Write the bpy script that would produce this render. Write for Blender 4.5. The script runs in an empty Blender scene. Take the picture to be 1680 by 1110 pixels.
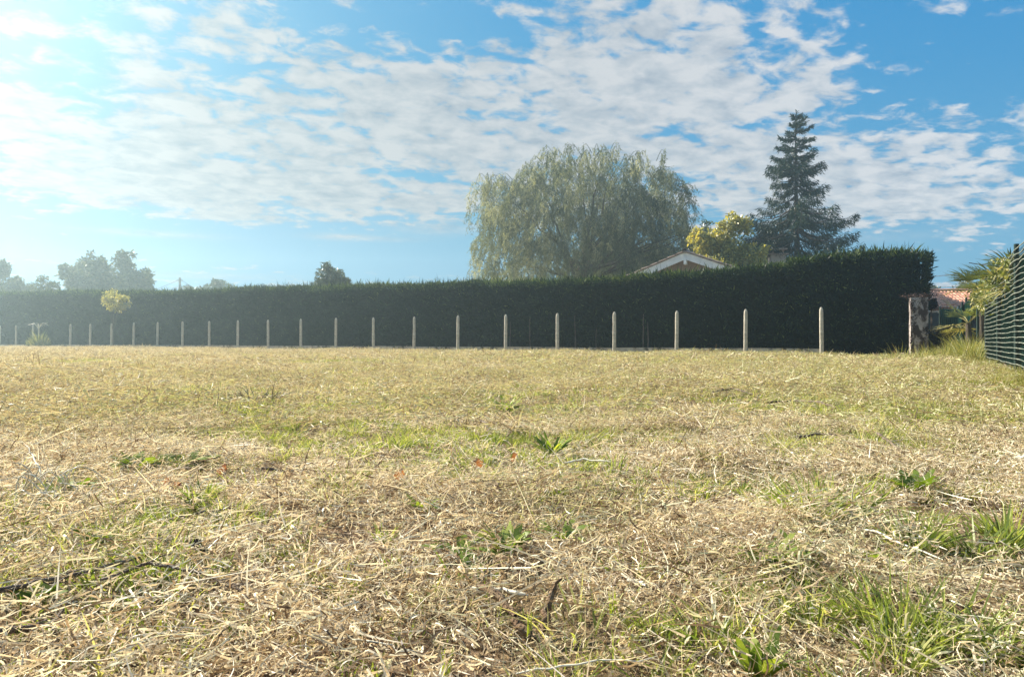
import bpy, math, random
import numpy as np
from mathutils import Vector, Quaternion
random.seed(7)
RNG = np.random.default_rng(11)
R = math.radians
sc = bpy.context.scene
C = sc.collection
# ------------------------------------------------------------------ camera
F = 1213.0                      # focal length in pixels of the photograph
cam = bpy.data.cameras.new('camera'); cam.sensor_width = 36; cam.lens = 36 * F / 1680
cam.clip_start = 0.05; cam.clip_end = 3000
co = bpy.data.objects.new('camera', cam); C.objects.link(co)
co.location = (0, 0, 0.5); co.rotation_euler = (R(90 + 0.165), 0, 0)
sc.camera = co
# ------------------------------------------------------------------ light
SUN_AZ, SUN_EL = -51.0, 34.0
S = Vector((math.sin(R(SUN_AZ)) * math.cos(R(SUN_EL)), math.cos(R(SUN_AZ)) * math.cos(R(SUN_EL)), math.sin(R(SUN_EL))))
sl = bpy.data.lights.new('sun', 'SUN'); sl.energy = 5.0; sl.angle = R(0.5); sl.color = (1.0, 0.935, 0.815)
so = bpy.data.objects.new('sun', sl); C.objects.link(so); so.rotation_euler = S.to_track_quat('Z', 'Y').to_euler()
SKY_STRENGTH = 0.051
sc.view_settings.view_transform = 'Standard'; sc.view_settings.look = 'None'
sc.view_settings.gamma = 1; sc.view_settings.use_curve_mapping = False
sc.view_settings.exposure = 1.52
sc.cycles.volume_bounces = 0
sc.cycles.max_bounces = 6
sc.cycles.transparent_max_bounces = 16

class NT:
    """tiny helper to wire nodes"""
    def __init__(s, tree): s.t = tree
    def n(s, typ, **kw):
        nd = s.t.nodes.new(typ)
        for k, v in kw.items():
            if k.startswith('i_'): nd.inputs[int(k[2:])].default_value = v
            else: setattr(nd, k, v)
        return nd
    def l(s, a, b): s.t.links.new(a, b)
    def m(s, op, a, b=None, c=None, clamp=False):
        nd = s.t.nodes.new('ShaderNodeMath'); nd.operation = op; nd.use_clamp = clamp
        for i, v in enumerate((a, b, c)):
            if v is None: continue
            if isinstance(v, (int, float)): nd.inputs[i].default_value = v
            else: s.t.links.new(v, nd.inputs[i])
        return nd.outputs[0]
    def mix(s, f, a, b, typ='MIX'):
        nd = s.t.nodes.new('ShaderNodeMix'); nd.data_type = 'RGBA'; nd.blend_type = typ
        for i, v in ((0, f), (6, a), (7, b)):
            if isinstance(v, (int, float)): nd.inputs[i].default_value = v
            elif isinstance(v, tuple): nd.inputs[i].default_value = (*v[:3], 1)
            else: s.t.links.new(v, nd.inputs[i])
        return nd.outputs[2]
    def ramp(s, f, stops, interp='LINEAR'):
        nd = s.t.nodes.new('ShaderNodeValToRGB'); cr = nd.color_ramp; cr.interpolation = interp
        while len(cr.elements) < len(stops): cr.elements.new(0.5)
        for e, (p, c) in zip(cr.elements, stops):
            e.position = p; e.color = (*c, 1) if isinstance(c, tuple) else (c, c, c, 1)
        s.t.links.new(f, nd.inputs[0]); return nd.outputs[0]
    def noise(s, vec, scale, detail=2, rough=0.5, dist=0.0, typ='3D'):
        nd = s.t.nodes.new('ShaderNodeTexNoise'); nd.noise_dimensions = typ
        nd.inputs['Scale'].default_value = scale; nd.inputs['Detail'].default_value = detail
        nd.inputs['Roughness'].default_value = rough; nd.inputs['Distortion'].default_value = dist
        if vec is not None: s.t.links.new(vec, nd.inputs['Vector'])
        return nd.outputs[0]

# sky and clouds (all placed by direction in the world)
w = bpy.data.worlds.new('World'); sc.world = w; w.use_nodes = True
w.node_tree.nodes.clear(); N = NT(w.node_tree)
w.cycles.sampling_method = 'MANUAL'; w.cycles.sample_map_resolution = 512
sky = N.n('ShaderNodeTexSky', sky_type='NISHITA', sun_disc=False, sun_elevation=R(SUN_EL), sun_rotation=R(SUN_AZ % 360),
          air_density=1.0, dust_density=0.6, ozone_density=2.0)
geo = N.n('ShaderNodeTexCoord'); sep = N.n('ShaderNodeSeparateXYZ'); N.l(geo.outputs['Generated'], sep.inputs[0])
dx, dy, dz = sep.outputs
az = N.m('ARCTAN2', dx, dy)
el = N.m('ARCSINE', dz)
zz = N.m('ADD', N.m('MAXIMUM', dz, 0.0), 0.18)
px_ = N.m('DIVIDE', dx, zz); py_ = N.m('DIVIDE', dy, zz)
# rotate cloud sheet a little so that its ripples run as in the photograph
ca, sa = math.cos(R(-20)), math.sin(R(-20))
rx = N.m('ADD', N.m('MULTIPLY', px_, ca), N.m('MULTIPLY', py_, -sa))
ry = N.m('ADD', N.m('MULTIPLY', px_, sa), N.m('MULTIPLY', py_, ca))
def cvec(kx, ky, off):
    cb = N.n('ShaderNodeCombineXYZ')
    N.l(N.m('MULTIPLY', rx, kx), cb.inputs[0]); N.l(N.m('MULTIPLY', ry, ky), cb.inputs[1]); cb.inputs[2].default_value = off
    return cb.outputs[0]
big = N.noise(cvec(1, 1, 3.1), 1.6, 3, 0.5)
midn = N.noise(cvec(1, 1.1, 1.7), 3.6, 3, 0.55, 0.3)
puff = N.noise(cvec(1, 1.15, 0.0), 11.0, 5, 0.56, 0.35)
rip = N.noise(cvec(0.9, 1.2, 7.7), 24.0, 3, 0.6, 0.3)
shade = N.noise(cvec(1, 1.2, 5.0), 8.0, 5, 0.62, 0.3)
def dirpx(px, py): return math.atan((px - 840) / F), math.atan((558 - py) / F * math.cos(math.atan((px - 840) / F)))
def blob(px, py, sx, sy, wgt):
    a, e = dirpx(px, py)
    u = N.m('DIVIDE', N.m('SUBTRACT', az, a), sx / F); v = N.m('DIVIDE', N.m('SUBTRACT', el, e), sy / F)
    q = N.m('ADD', N.m('MULTIPLY', u, u), N.m('MULTIPLY', v, v))
    return N.m('MULTIPLY', N.m('EXPONENT', N.m('MULTIPLY', q, -1.0)), wgt)
BLOBS = [(150, 210, 330, 110, .30), (560, 250, 380, 95, .30), (820, 170, 260, 130, .30), (1080, 100, 190, 130, .32),
         (60, 300, 300, 50, .22), (470, 330, 420, 28, .20), (1230, 270, 260, 110, .30), (1560, 330, 280, 70, .42), (1480, 250, 120, 60, .22),
         (1330, 110, 90, 120, .16), (420, 70, 200, 50, .18), (40, 20, 90, 35, .10), (1500, 20, 40, 30, .12),
         (590, 45, 230, 38, -.34), (100, 70, 90, 40, -.22), (860, 20, 80, 40, -.22), (1590, 110, 170, 110, -.38), (1400, 30, 50, 60, -.1),
         (330, 400, 900, 42, -.55), (1440, 420, 500, 38, -.40), (1215, 215, 60, 22, -.20), (740, 285, 50, 22, -.16), (430, 190, 90, 18, -.18),
         (1240, 60, 30, 70, -.2)]
cov = N.m('MULTIPLY', N.m('SUBTRACT', big, 0.5), 0.35)
for b in BLOBS: cov = N.m('ADD', cov, blob(*b))
# thins towards the horizon and stays broken elsewhere
d = N.m('ADD', N.m('MULTIPLY', N.m('SUBTRACT', puff, 0.5), 2.0), 0.47)
d = N.m('ADD', d, N.m('MULTIPLY', N.m('SUBTRACT', midn, 0.5), 1.55))
d = N.m('ADD', d, N.m('MULTIPLY', N.m('SUBTRACT', rip, 0.5), 0.55))
d = N.m('ADD', d, N.m('MULTIPLY', cov, 1.05))
shade = N.m('ADD', N.m('MULTIPLY', shade, 0.5), N.m('MULTIPLY', puff, 0.5))
mr = N.n('ShaderNodeMapRange', interpolation_type='SMOOTHSTEP'); N.l(d, mr.inputs[0])
mr.inputs[1].default_value = 0.40; mr.inputs[2].default_value = 0.88; mr.inputs[3].default_value = 0; mr.inputs[4].default_value = 0.9
# small low clouds under the bank
low = None
for b in [(560, 388, 50, 5, 1.0), (720, 374, 70, 10, .8), (250, 383, 90, 5, .7), (330, 452, 110, 5, .6), (640, 392, 60, 4, .45), (1330, 395, 200, 10, .35)]:
    q = blob(*b); low = q if low is None else N.m('ADD', low, q)
low = N.m('MULTIPLY', low, N.m('MULTIPLY', rip, 1.3), clamp=True)
hor = N.m('MULTIPLY', el, 14.0, clamp=True)
alpha = N.m('MULTIPLY', N.m('MAXIMUM', mr.outputs[0], low), hor)
# graded sky colour: the air is a touch more cyan in the photograph
ssp = N.n('ShaderNodeSeparateColor'); N.l(sky.outputs[0], ssp.inputs[0]); scb = N.n('ShaderNodeCombineColor')
for i_, (e_, g_) in enumerate(((1.1, .116), (.36, 1.42), (.06, 3.9))):
    N.l(N.m('MULTIPLY', N.m('POWER', N.m('MINIMUM', ssp.outputs[i_], 5.5), e_), g_), scb.inputs[i_])
skc = scb.outputs[0]
gl = N.m('MULTIPLY', N.m('ADD', N.m('MULTIPLY', N.m('SINE', N.m('SUBTRACT', az, R(SUN_AZ) + math.pi / 2)), -0.5), 0.5), 1.0, clamp=True)
ccol = N.ramp(shade, [(0.36, (3.5, 4.2, 5.0)), (0.47, (5.1, 5.6, 6.1)), (0.58, (6.7, 6.9, 7.1))])
ccol = N.mix(gl, N.mix(1.0, ccol, (1.14, 1.13, 1.13), 'MULTIPLY'), N.mix(1.0, ccol, (0.56, 0.54, 0.52), 'MULTIPLY'))
skc = N.mix(N.m('MULTIPLY', N.m('EXPONENT', N.m('MULTIPLY', N.m('MAXIMUM', el, 0.0), -6.5)), 0.85), skc, (2.4, 4.0, 5.0))
fin = N.mix(alpha, skc, ccol)
sdot = N.n('ShaderNodeVectorMath', operation='DOT_PRODUCT'); N.l(geo.outputs['Generated'], sdot.inputs[0]); sdot.inputs[1].default_value = S
ang = N.m('ARCCOSINE', sdot.outputs['Value'])
fin = N.mix(N.m('EXPONENT', N.m('MULTIPLY', ang, -1.0 / R(9))), fin, (9.0, 8.7, 7.8), 'ADD')
bg = N.n('ShaderNodeBackground'); bg.inputs[1].default_value = SKY_STRENGTH
N.l(fin, bg.inputs[0]); wo = N.n('ShaderNodeOutputWorld'); N.l(bg.outputs[0], wo.inputs[0])

# ------------------------------------------------------------------ helpers
def G(px, py, z=0.0):
    """point of the ground seen at pixel px,py of the photograph"""
    Y = (0.5 - z) * F / (py - 558.5); return ((px - 840) / F * Y, Y)
def at(px, Y): return (px - 840) / F * Y
def zh(py, Y): return 0.5 + (558.5 - py) / F * Y

def lerp_noise(x, y, seed=0):
    """smooth value noise on arrays"""
    x = np.asarray(x, float); y = np.asarray(y, float)
    xi = np.floor(x).astype(int); yi = np.floor(y).astype(int); fx = x - xi; fy = y - yi
    fx = fx * fx * (3 - 2 * fx); fy = fy * fy * (3 - 2 * fy)
    def h(a, b):
        v = np.sin(a * 127.1 + b * 311.7 + seed * 74.7) * 43758.5453; return v - np.floor(v)
    return (h(xi, yi) * (1 - fx) + h(xi + 1, yi) * fx) * (1 - fy) + (h(xi, yi + 1) * (1 - fx) + h(xi + 1, yi + 1) * fx) * fy
def fbm(x, y, seed=0, o=3):
    s = 0; a = 0.5; t = 0
    for k in range(o):
        s = s + a * lerp_noise(np.asarray(x) * 2 ** k, np.asarray(y) * 2 ** k, seed + k); t += a; a *= 0.5
    return s / t
def gz(x, y):
    x = np.asarray(x, float); y = np.asarray(y, float)
    r = np.hypot(x, y)
    fade = np.clip((r - 0.8) / 4, 0, 1)
    return ((fbm(x * .45, y * .6, 3, 3) - .5) * .12 * fade + (fbm(x * 2.6, y * 2.6, 9, 2) - .5) * .075 * np.clip(r, 0, 1)
            + np.where(r > 6, (fbm(x * .14, y * .9, 19, 3) - .5) * .17 * np.clip((r - 6) / 8, 0, 1) * np.clip((48 - y) / 15, 0, 1), 0)) * np.clip((60 - r) / 10, 0.15, 1)

def mesh_np(name, V, Fs, mats, rnd=None, matidx=None, smooth=False):
    """V (n,3); Fs list of int arrays (m,k)"""
    me = bpy.data.meshes.new(name)
    V = np.ascontiguousarray(V, np.float32)
    me.vertices.add(len(V)); me.vertices.foreach_set('co', V.ravel())
    Fs = [f for f in Fs if len(f)]
    loops = np.concatenate([f.ravel() for f in Fs]).astype(np.int32)
    tot = np.concatenate([np.full(len(f), f.shape[1]) for f in Fs]).astype(np.int32)
    start = np.concatenate([[0], np.cumsum(tot)[:-1]]).astype(np.int32)
    me.loops.add(len(loops)); me.loops.foreach_set('vertex_index', loops)
    me.polygons.add(len(tot)); me.polygons.foreach_set('loop_start', start)
    if matidx is not None: me.polygons.foreach_set('material_index', np.asarray(matidx, np.int32))
    if rnd is not None:
        a = me.attributes.new('rnd', 'FLOAT', 'POINT'); a.data.foreach_set('value', np.asarray(rnd, np.float32))
    me.polygons.foreach_set('use_smooth', np.full(len(tot), smooth))
    for m_ in (mats if isinstance(mats, (list, tuple)) else [mats]): me.materials.append(m_)
    me.update(calc_edges=True); me.validate()
    return me
def ob(name, me, parent=None, loc=None):
    o = bpy.data.objects.new(name, me); C.objects.link(o)
    if parent: o.parent = parent
    if loc is not None: o.location = loc
    return o
def tag(o, label=None, cat=None, group=None, kind=None):
    if label: o['label'] = label
    if cat: o['category'] = cat
    if group: o['group'] = group
    if kind: o['kind'] = kind
    return o
def empty(name, loc, label, cat, group=None, rz=0):
    o = bpy.data.objects.new(name, None); C.objects.link(o); o.location = loc; o.rotation_euler = (0, 0, rz)
    o.empty_display_size = 0.2
    return tag(o, label, cat, group)
def unit(v): return v / np.maximum(np.linalg.norm(v, axis=-1, keepdims=True), 1e-9)
def rdir(n, zs=1.0):
    v = RNG.normal(size=(n, 3)); v[:, 2] *= zs; return unit(v)

def blades(root, dirv, L, W, bend, segs=3, side=None, taper='blade', rnd=None):
    """tapered ribbons; root, dirv, bend (n,3); L, W (n,)"""
    n = len(root); t = np.linspace(0, 1, segs + 1)
    if side is None: side = unit(np.cross(dirv, rdir(n)))
    L = np.broadcast_to(L, (n,)); W = np.broadcast_to(W, (n,))
    if taper == 'blade': prof = np.clip(1.0 - t ** 2.2, 0.06, 1)
    elif taper == 'leaf': prof = np.clip(np.sin(np.pi * (0.12 + 0.86 * t)), 0.07, 1)
    else: prof = np.ones_like(t)
    c = root[:, None] + dirv[:, None] * (L[:, None] * t)[..., None] + bend[:, None] * (L[:, None] * t ** 2)[..., None]
    hw = (W[:, None] * 0.5 * prof)[..., None] * side[:, None]
    V = np.stack([c - hw, c + hw], 2).reshape(-1, 3)
    b = (np.arange(n) * (segs + 1) * 2)[:, None] + (np.arange(segs) * 2)[None]
    b = b.ravel(); Fq = np.stack([b, b + 1, b + 3, b + 2], 1)
    r = RNG.random(n) if rnd is None else rnd
    return V, Fq, np.repeat(r, (segs + 1) * 2)
def tube(P, rad, k=6, cap=True):
    P = np.asarray(P, float); n = len(P); rad = np.broadcast_to(rad, (n,))
    T = unit(np.gradient(P, axis=0)); up = np.array([0.13, 0.21, 0.97])
    if abs(T[0] @ up) > .9: up = np.array([1., .1, .05])
    A = unit(np.cross(T, up)); B = np.cross(T, A)
    a = np.linspace(0, 2 * np.pi, k, endpoint=False)
    V = P[:, None] + rad[:, None, None] * (np.cos(a)[None, :, None] * A[:, None] + np.sin(a)[None, :, None] * B[:, None])
    i = np.arange(n - 1)[:, None] * k; j = np.arange(k)[None]; jn = (j + 1) % k
    Fq = np.stack([i + j, i + jn, i + k + jn, i + k + j], -1).reshape(-1, 4)
    return V.reshape(-1, 3), Fq
class Acc:
    """gathers pieces of one mesh"""
    def __init__(s): s.V = []; s.Q = []; s.T = []; s.r = []; s.n = 0
    def add(s, V, Fq, r=None):
        V = np.asarray(V, float); Fq = np.asarray(Fq, int)
        (s.Q if Fq.shape[1] == 4 else s.T).append(Fq + s.n); s.V.append(V)
        s.r.append(np.zeros(len(V)) + (RNG.random() if r is None else r)); s.n += len(V)
    def tube(s, P, rad, k=6, r=None): s.add(*tube(P, rad, k), r)
    def box(s, x0, x1, y0, y1, z0, z1, r=None):
        V = [(x, y, z) for x in (x0, x1) for y in (y0, y1) for z in (z0, z1)]
        s.add(V, [(0, 1, 3, 2), (4, 6, 7, 5), (0, 4, 5, 1), (2, 3, 7, 6), (0, 2, 6, 4), (1, 5, 7, 3)], r)
    def mesh(s, name, mats, smooth=False):
        Fs = []
        if s.Q: Fs.append(np.concatenate(s.Q))
        if s.T: Fs.append(np.concatenate(s.T))
        return mesh_np(name, np.concatenate(s.V), Fs, mats, np.concatenate(s.r), smooth=smooth)
    def obj(s, name, mats, parent=None, smooth=False): return ob(name, s.mesh(name, mats, smooth), parent)

# ------------------------------------------------------------------ materials
def mat(name):
    m_ = bpy.data.materials.new(name); m_.use_nodes = True; m_.node_tree.nodes.clear(); return m_, NT(m_.node_tree)
def foliage(name, stops, trans=0.35, tcol=(1.25, 1.2, 0.55), nscale=0.6, namp=0.5, rough=0.6, green=None, gloss=0.06, gbias=0.0):
    """leaf / straw material: colour by the 'rnd' attribute and a slow world noise, partly translucent"""
    m_, n = mat(name)
    at_ = n.n('ShaderNodeAttribute', attribute_name='rnd'); g = n.n('ShaderNodeNewGeometry')
    nz = n.noise(g.outputs['Position'], nscale, 3, 0.6)
    f = n.m('ADD', at_.outputs['Fac'], n.m('MULTIPLY', n.m('SUBTRACT', nz, 0.5), namp * 2), clamp=True)
    col = n.ramp(f, stops)
    if green:
        sp = n.n('ShaderNodeSeparateXYZ'); n.l(g.outputs['Position'], sp.inputs[0])
        gn = n.noise(g.outputs['Position'], 0.7, 4, 0.65)
        gx = n.m('MULTIPLY', sp.outputs[0], 0.012)
        gg = n.m('ADD', n.m('ADD', gn, gx), n.m('MULTIPLY', n.m('SUBTRACT', at_.outputs['Fac'], 0.5), 0.5))
        gm = n.n('ShaderNodeMapRange'); n.l(gg, gm.inputs[0]); gm.inputs[1].default_value = 0.50 - gbias; gm.inputs[2].default_value = 0.70 - gbias
        col = n.mix(n.m('MULTIPLY', gm.outputs[0], 0.8), col, green)
    df = n.n('ShaderNodeBsdfDiffuse'); n.l(col, df.inputs[0])
    tr = n.n('ShaderNodeBsdfTranslucent'); n.l(n.mix(1.0, col, tcol, 'MULTIPLY'), tr.inputs[0])
    mx = n.n('ShaderNodeMixShader'); mx.inputs[0].default_value = trans; n.l(df.outputs[0], mx.inputs[1]); n.l(tr.outputs[0], mx.inputs[2])
    gl_ = n.n('ShaderNodeBsdfGlossy'); gl_.inputs[0].default_value = (1, 1, 1, 1); gl_.inputs[1].default_value = 0.42
    m2 = n.n('ShaderNodeMixShader'); m2.inputs[0].default_value = gloss; n.l(mx.outputs[0], m2.inputs[1]); n.l(gl_.outputs[0], m2.inputs[2])
    o = n.n('ShaderNodeOutputMaterial'); n.l(m2.outputs[0], o.inputs[0]); return m_
def solid(name, c1, c2, scale=8, rough=0.85, bump=0.3, bscale=40, stain=None, spec=0.3, stretch=(1, 1, 1)):
    m_, n = mat(name); tc = n.n('ShaderNodeTexCoord'); mp = n.n('ShaderNodeMapping'); n.l(tc.outputs['Object'], mp.inputs[0])
    mp.inputs['Scale'].default_value = stretch
    nz = n.noise(mp.outputs[0], scale, 5, 0.65); col = n.ramp(nz, [(0.35, c1), (0.68, c2)])
    if stain:
        sc_, th, scol, sst = stain
        mp2 = n.n('ShaderNodeMapping'); n.l(tc.outputs['Object'], mp2.inputs[0]); mp2.inputs['Scale'].default_value = sst
        s_ = n.noise(mp2.outputs[0], sc_, 5, 0.7, 0.4)
        col = n.mix(n.ramp(s_, [(th - .04, 0.0), (th + .05, 1.0)]), col, scol)
    b = n.n('ShaderNodeBsdfPrincipled'); n.l(col, b.inputs['Base Color']); b.inputs['Roughness'].default_value = rough
    b.inputs['Specular IOR Level'].default_value = spec
    bn = n.n('ShaderNodeBump'); bn.inputs['Strength'].default_value = bump; bn.inputs['Distance'].default_value = 0.02
    n.l(n.noise(mp.outputs[0], bscale, 4, 0.6), bn.inputs['Height']); n.l(bn.outputs[0], b.inputs['Normal'])
    o = n.n('ShaderNodeOutputMaterial'); n.l(b.outputs[0], o.inputs[0]); return m_

STRAW = [(0.0, (0.09, 0.055, 0.03)), (0.2, (0.32, 0.225, 0.135)), (0.45, (0.62, 0.50, 0.33)), (0.75, (0.80, 0.70, 0.51)), (1.0, (0.90, 0.85, 0.70))]
M = {}
M['straw'] = foliage('dry_straw', STRAW, 0.36, (1.05, 0.97, 0.8), 2.0, 0.36, green=(0.40, 0.40, 0.15), gloss=0.02, gbias=-0.11)
M['straw_mid'] = foliage('mown_straw', [(0.0, (0.20, 0.14, 0.08)), (0.35, (0.48, 0.39, 0.24)), (0.7, (0.66, 0.57, 0.38)), (1.0, (0.76, 0.69, 0.50))], 0.30, (1.1, 1.0, 0.7), 1.0, 0.46, green=(0.40, 0.42, 0.15), gloss=0.02, gbias=-0.01)
M['grass'] = foliage('green_grass', [(0.0, (0.11, 0.15, 0.035)), (0.45, (0.24, 0.28, 0.075)), (0.75, (0.42, 0.41, 0.15)), (1.0, (0.62, 0.54, 0.30))], 0.42, (1.2, 1.25, 0.5), 1.0, 0.15, gloss=0.015)
M['weed'] = foliage('broad_leaf', [(0.0, (0.10, 0.15, 0.03)), (0.6, (0.20, 0.26, 0.055)), (1.0, (0.38, 0.40, 0.11))], 0.40, (1.4, 1.4, 0.4), 12.0, 0.3, gloss=0.012)
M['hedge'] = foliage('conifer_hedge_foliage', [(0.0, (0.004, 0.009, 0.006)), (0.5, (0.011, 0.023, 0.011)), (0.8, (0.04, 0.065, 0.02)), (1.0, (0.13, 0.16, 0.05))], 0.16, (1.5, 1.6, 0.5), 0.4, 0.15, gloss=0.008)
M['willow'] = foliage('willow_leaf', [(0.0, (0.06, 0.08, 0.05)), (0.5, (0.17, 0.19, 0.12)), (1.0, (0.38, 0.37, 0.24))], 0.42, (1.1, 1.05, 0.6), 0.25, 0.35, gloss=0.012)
M['spruce'] = foliage('spruce_needles', [(0.0, (0.008, 0.020, 0.012)), (0.6, (0.020, 0.042, 0.022)), (1.0, (0.05, 0.07, 0.03))], 0.12, (1.2, 1.2, 0.6), 0.5, 0.2, gloss=0.02)
M['yellow'] = foliage('yellow_autumn_leaf', [(0.0, (0.15, 0.17, 0.04)), (0.5, (0.32, 0.31, 0.07)), (1.0, (0.54, 0.46, 0.11))], 0.45, (1.2, 1.1, 0.5), 0.5, 0.2)
M['dark_leaf'] = foliage('dark_green_leaf', [(0.0, (0.025, 0.04, 0.018)), (0.6, (0.055, 0.075, 0.028)), (1.0, (0.12, 0.12, 0.04))], 0.3, (1.3, 1.3, 0.5), 0.4, 0.3)
M['brown_leaf'] = foliage('olive_brown_foliage', [(0.0, (0.03, 0.03, 0.02)), (0.6, (0.07, 0.065, 0.035)), (1.0, (0.13, 0.115, 0.05))], 0.25, (1.2, 1.1, 0.6), 0.5, 0.3)
M['palm'] = foliage('palm_leaf', [(0.0, (0.07, 0.10, 0.03)), (0.6, (0.19, 0.21, 0.07)), (1.0, (0.42, 0.36, 0.16))], 0.3, (1.2, 1.15, 0.5), 2.0, 0.2, gloss=0.02)
M['dead_leaf'] = foliage('fallen_brown_leaf', [(0.0, (0.22, 0.10, 0.04)), (1.0, (0.36, 0.17, 0.07))], 0.35, (1.2, 0.9, 0.5), 40, 0.4)
M['pale_stem'] = foliage('bleached_stem', [(0.0, (0.45, 0.38, 0.25)), (1.0, (0.78, 0.72, 0.56))], 0.1, (1, 1, .9), 20, 0.3)
M['bark'] = solid('bark', (0.05, 0.038, 0.028), (0.13, 0.105, 0.08), 6, 0.95, 0.8, 30, stretch=(1, 1, .3))
M['twig'] = solid('dead_twig', (0.08, 0.055, 0.04), (0.26, 0.20, 0.145), 40, 0.9, 0.8, 120)
M['wood'] = solid('splintered_wood', (0.14, 0.08, 0.04), (0.36, 0.25, 0.14), 30, 0.85, 1.0, 120, stretch=(1, 1, 1))
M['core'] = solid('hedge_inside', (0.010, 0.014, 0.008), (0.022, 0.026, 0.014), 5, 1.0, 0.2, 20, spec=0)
M['concrete'] = solid('aged_concrete', (0.36, 0.32, 0.25), (0.60, 0.54, 0.44), 7, 0.9, 0.5, 60, stain=(5, 0.64, (0.10, 0.09, 0.06), (1, 1, .5)))
M['plinth'] = solid('mossy_concrete_board', (0.26, 0.225, 0.18), (0.46, 0.41, 0.335), 5, 0.95, 0.5, 50, stain=(3, 0.56, (0.07, 0.055, 0.035), (1, 1, 1)))
M['pillar'] = solid('stained_render', (0.27, 0.22, 0.20), (0.50, 0.44, 0.40), 4, 0.9, 0.6, 40, stain=(3.2, 0.505, (0.055, 0.035, 0.03), (1.6, 1.6, .8)))
M['white'] = solid('white_paint', (0.62, 0.64, 0.66), (0.78, 0.79, 0.80), 3, 0.5, 0.05, 20)
M['gable'] = solid('brown_render', (0.17, 0.115, 0.085), (0.25, 0.175, 0.13), 2, 0.9, 0.3, 50)
M['wall'] = solid('pale_render', (0.38, 0.32, 0.27), (0.48, 0.41, 0.35), 2, 0.9, 0.3, 50)
M['tile'] = solid('terracotta_tile', (0.42, 0.17, 0.10), (0.70, 0.38, 0.26), 5, 0.85, 0.3, 30)
M['tile_grey'] = solid('weathered_tile', (0.20, 0.14, 0.11), (0.44, 0.33, 0.27), 5, 0.85, 0.3, 30)
M['dark'] = solid('dark_interior', (0.012, 0.016, 0.02), (0.025, 0.03, 0.036), 2, 0.8, 0.1, 20, spec=.1)
M['metal_green'] = solid('green_coated_metal', (0.007, 0.020, 0.016), (0.012, 0.032, 0.024), 6, 0.85, 0.1, 40)
M['pale_wire'] = solid('backlit_strip', (0.06, 0.08, 0.065), (0.27, 0.28, 0.23), 5, 0.6, 0.1, 40)  # pale tone carries the backlit highlights of the fence strands
M['pole'] = solid('grey_pole', (0.10, 0.10, 0.10), (0.17, 0.16, 0.15), 3, 0.8, 0.2, 20)
M['wire'] = solid('black_wire', (0.03, 0.03, 0.035), (0.05, 0.05, 0.055), 3, 0.6, 0.0, 20)
def cloth():
    m_, n = mat('green_screen_cloth'); tc = n.n('ShaderNodeTexCoord')
    nz = n.noise(tc.outputs['Object'], 3.0, 4, 0.6); col = n.ramp(nz, [(0.35, (0.006, 0.020, 0.017)), (0.7, (0.014, 0.05, 0.038))])
    df = n.n('ShaderNodeBsdfDiffuse'); n.l(col, df.inputs[0]); tr = n.n('ShaderNodeBsdfTranslucent'); n.l(col, tr.inputs[0])
    mx = n.n('ShaderNodeMixShader'); mx.inputs[0].default_value = 0.45; n.l(df.outputs[0], mx.inputs[1]); n.l(tr.outputs[0], mx.inputs[2])
    o = n.n('ShaderNodeOutputMaterial'); n.l(mx.outputs[0], o.inputs[0]); return m_
M['cloth'] = cloth()
def ground_mat():
    m_, n = mat('thatch_and_soil'); g = n.n('ShaderNodeNewGeometry'); P = g.outputs['Position']
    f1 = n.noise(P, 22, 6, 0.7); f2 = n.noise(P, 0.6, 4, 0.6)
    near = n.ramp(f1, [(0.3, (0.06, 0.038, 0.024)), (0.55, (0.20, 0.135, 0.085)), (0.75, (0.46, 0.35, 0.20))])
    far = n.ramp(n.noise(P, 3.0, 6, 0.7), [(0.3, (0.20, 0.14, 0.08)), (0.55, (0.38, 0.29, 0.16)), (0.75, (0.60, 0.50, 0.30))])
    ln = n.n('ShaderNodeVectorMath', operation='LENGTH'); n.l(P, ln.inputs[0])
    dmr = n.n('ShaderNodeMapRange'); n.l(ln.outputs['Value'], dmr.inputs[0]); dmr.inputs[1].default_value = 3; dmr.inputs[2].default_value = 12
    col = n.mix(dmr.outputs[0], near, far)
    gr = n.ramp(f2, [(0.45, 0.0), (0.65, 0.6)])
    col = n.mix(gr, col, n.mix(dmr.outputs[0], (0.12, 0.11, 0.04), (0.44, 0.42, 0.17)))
    b = n.n('ShaderNodeBsdfPrincipled'); n.l(col, b.inputs['Base Color']); b.inputs['Roughness'].default_value = 1; b.inputs['Specular IOR Level'].default_value = 0
    bn = n.n('ShaderNodeBump'); bn.inputs['Strength'].default_value = 0.9; bn.inputs['Distance'].default_value = 0.03; n.l(f1, bn.inputs['Height']); n.l(bn.outputs[0], b.inputs['Normal'])
    o = n.n('ShaderNodeOutputMaterial'); n.l(b.outputs[0], o.inputs[0]); return m_
M['ground'] = ground_mat()

# ------------------------------------------------------------------ ground sheet
gx = np.concatenate([-np.geomspace(86, 16, 26), np.linspace(-15.5, 19.5, 211), np.geomspace(20, 62, 18)])
gy = np.concatenate([[-30, -20, -10, -5, -2], np.linspace(-1, 14, 130), np.linspace(14.15, 50, 150), np.geomspace(51, 136, 22)])
XX, YY = np.meshgrid(gx, gy); ZZ = gz(XX, YY)
V = np.stack([XX, YY, ZZ], -1).reshape(-1, 3); nx = len(gx)
i = (np.arange(len(gy) - 1)[:, None] * nx + np.arange(nx - 1)[None]).ravel()
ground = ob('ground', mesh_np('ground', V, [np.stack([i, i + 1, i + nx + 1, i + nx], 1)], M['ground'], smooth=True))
tag(ground, 'flat mown field covered in dry straw and short grass', kind='structure')

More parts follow.
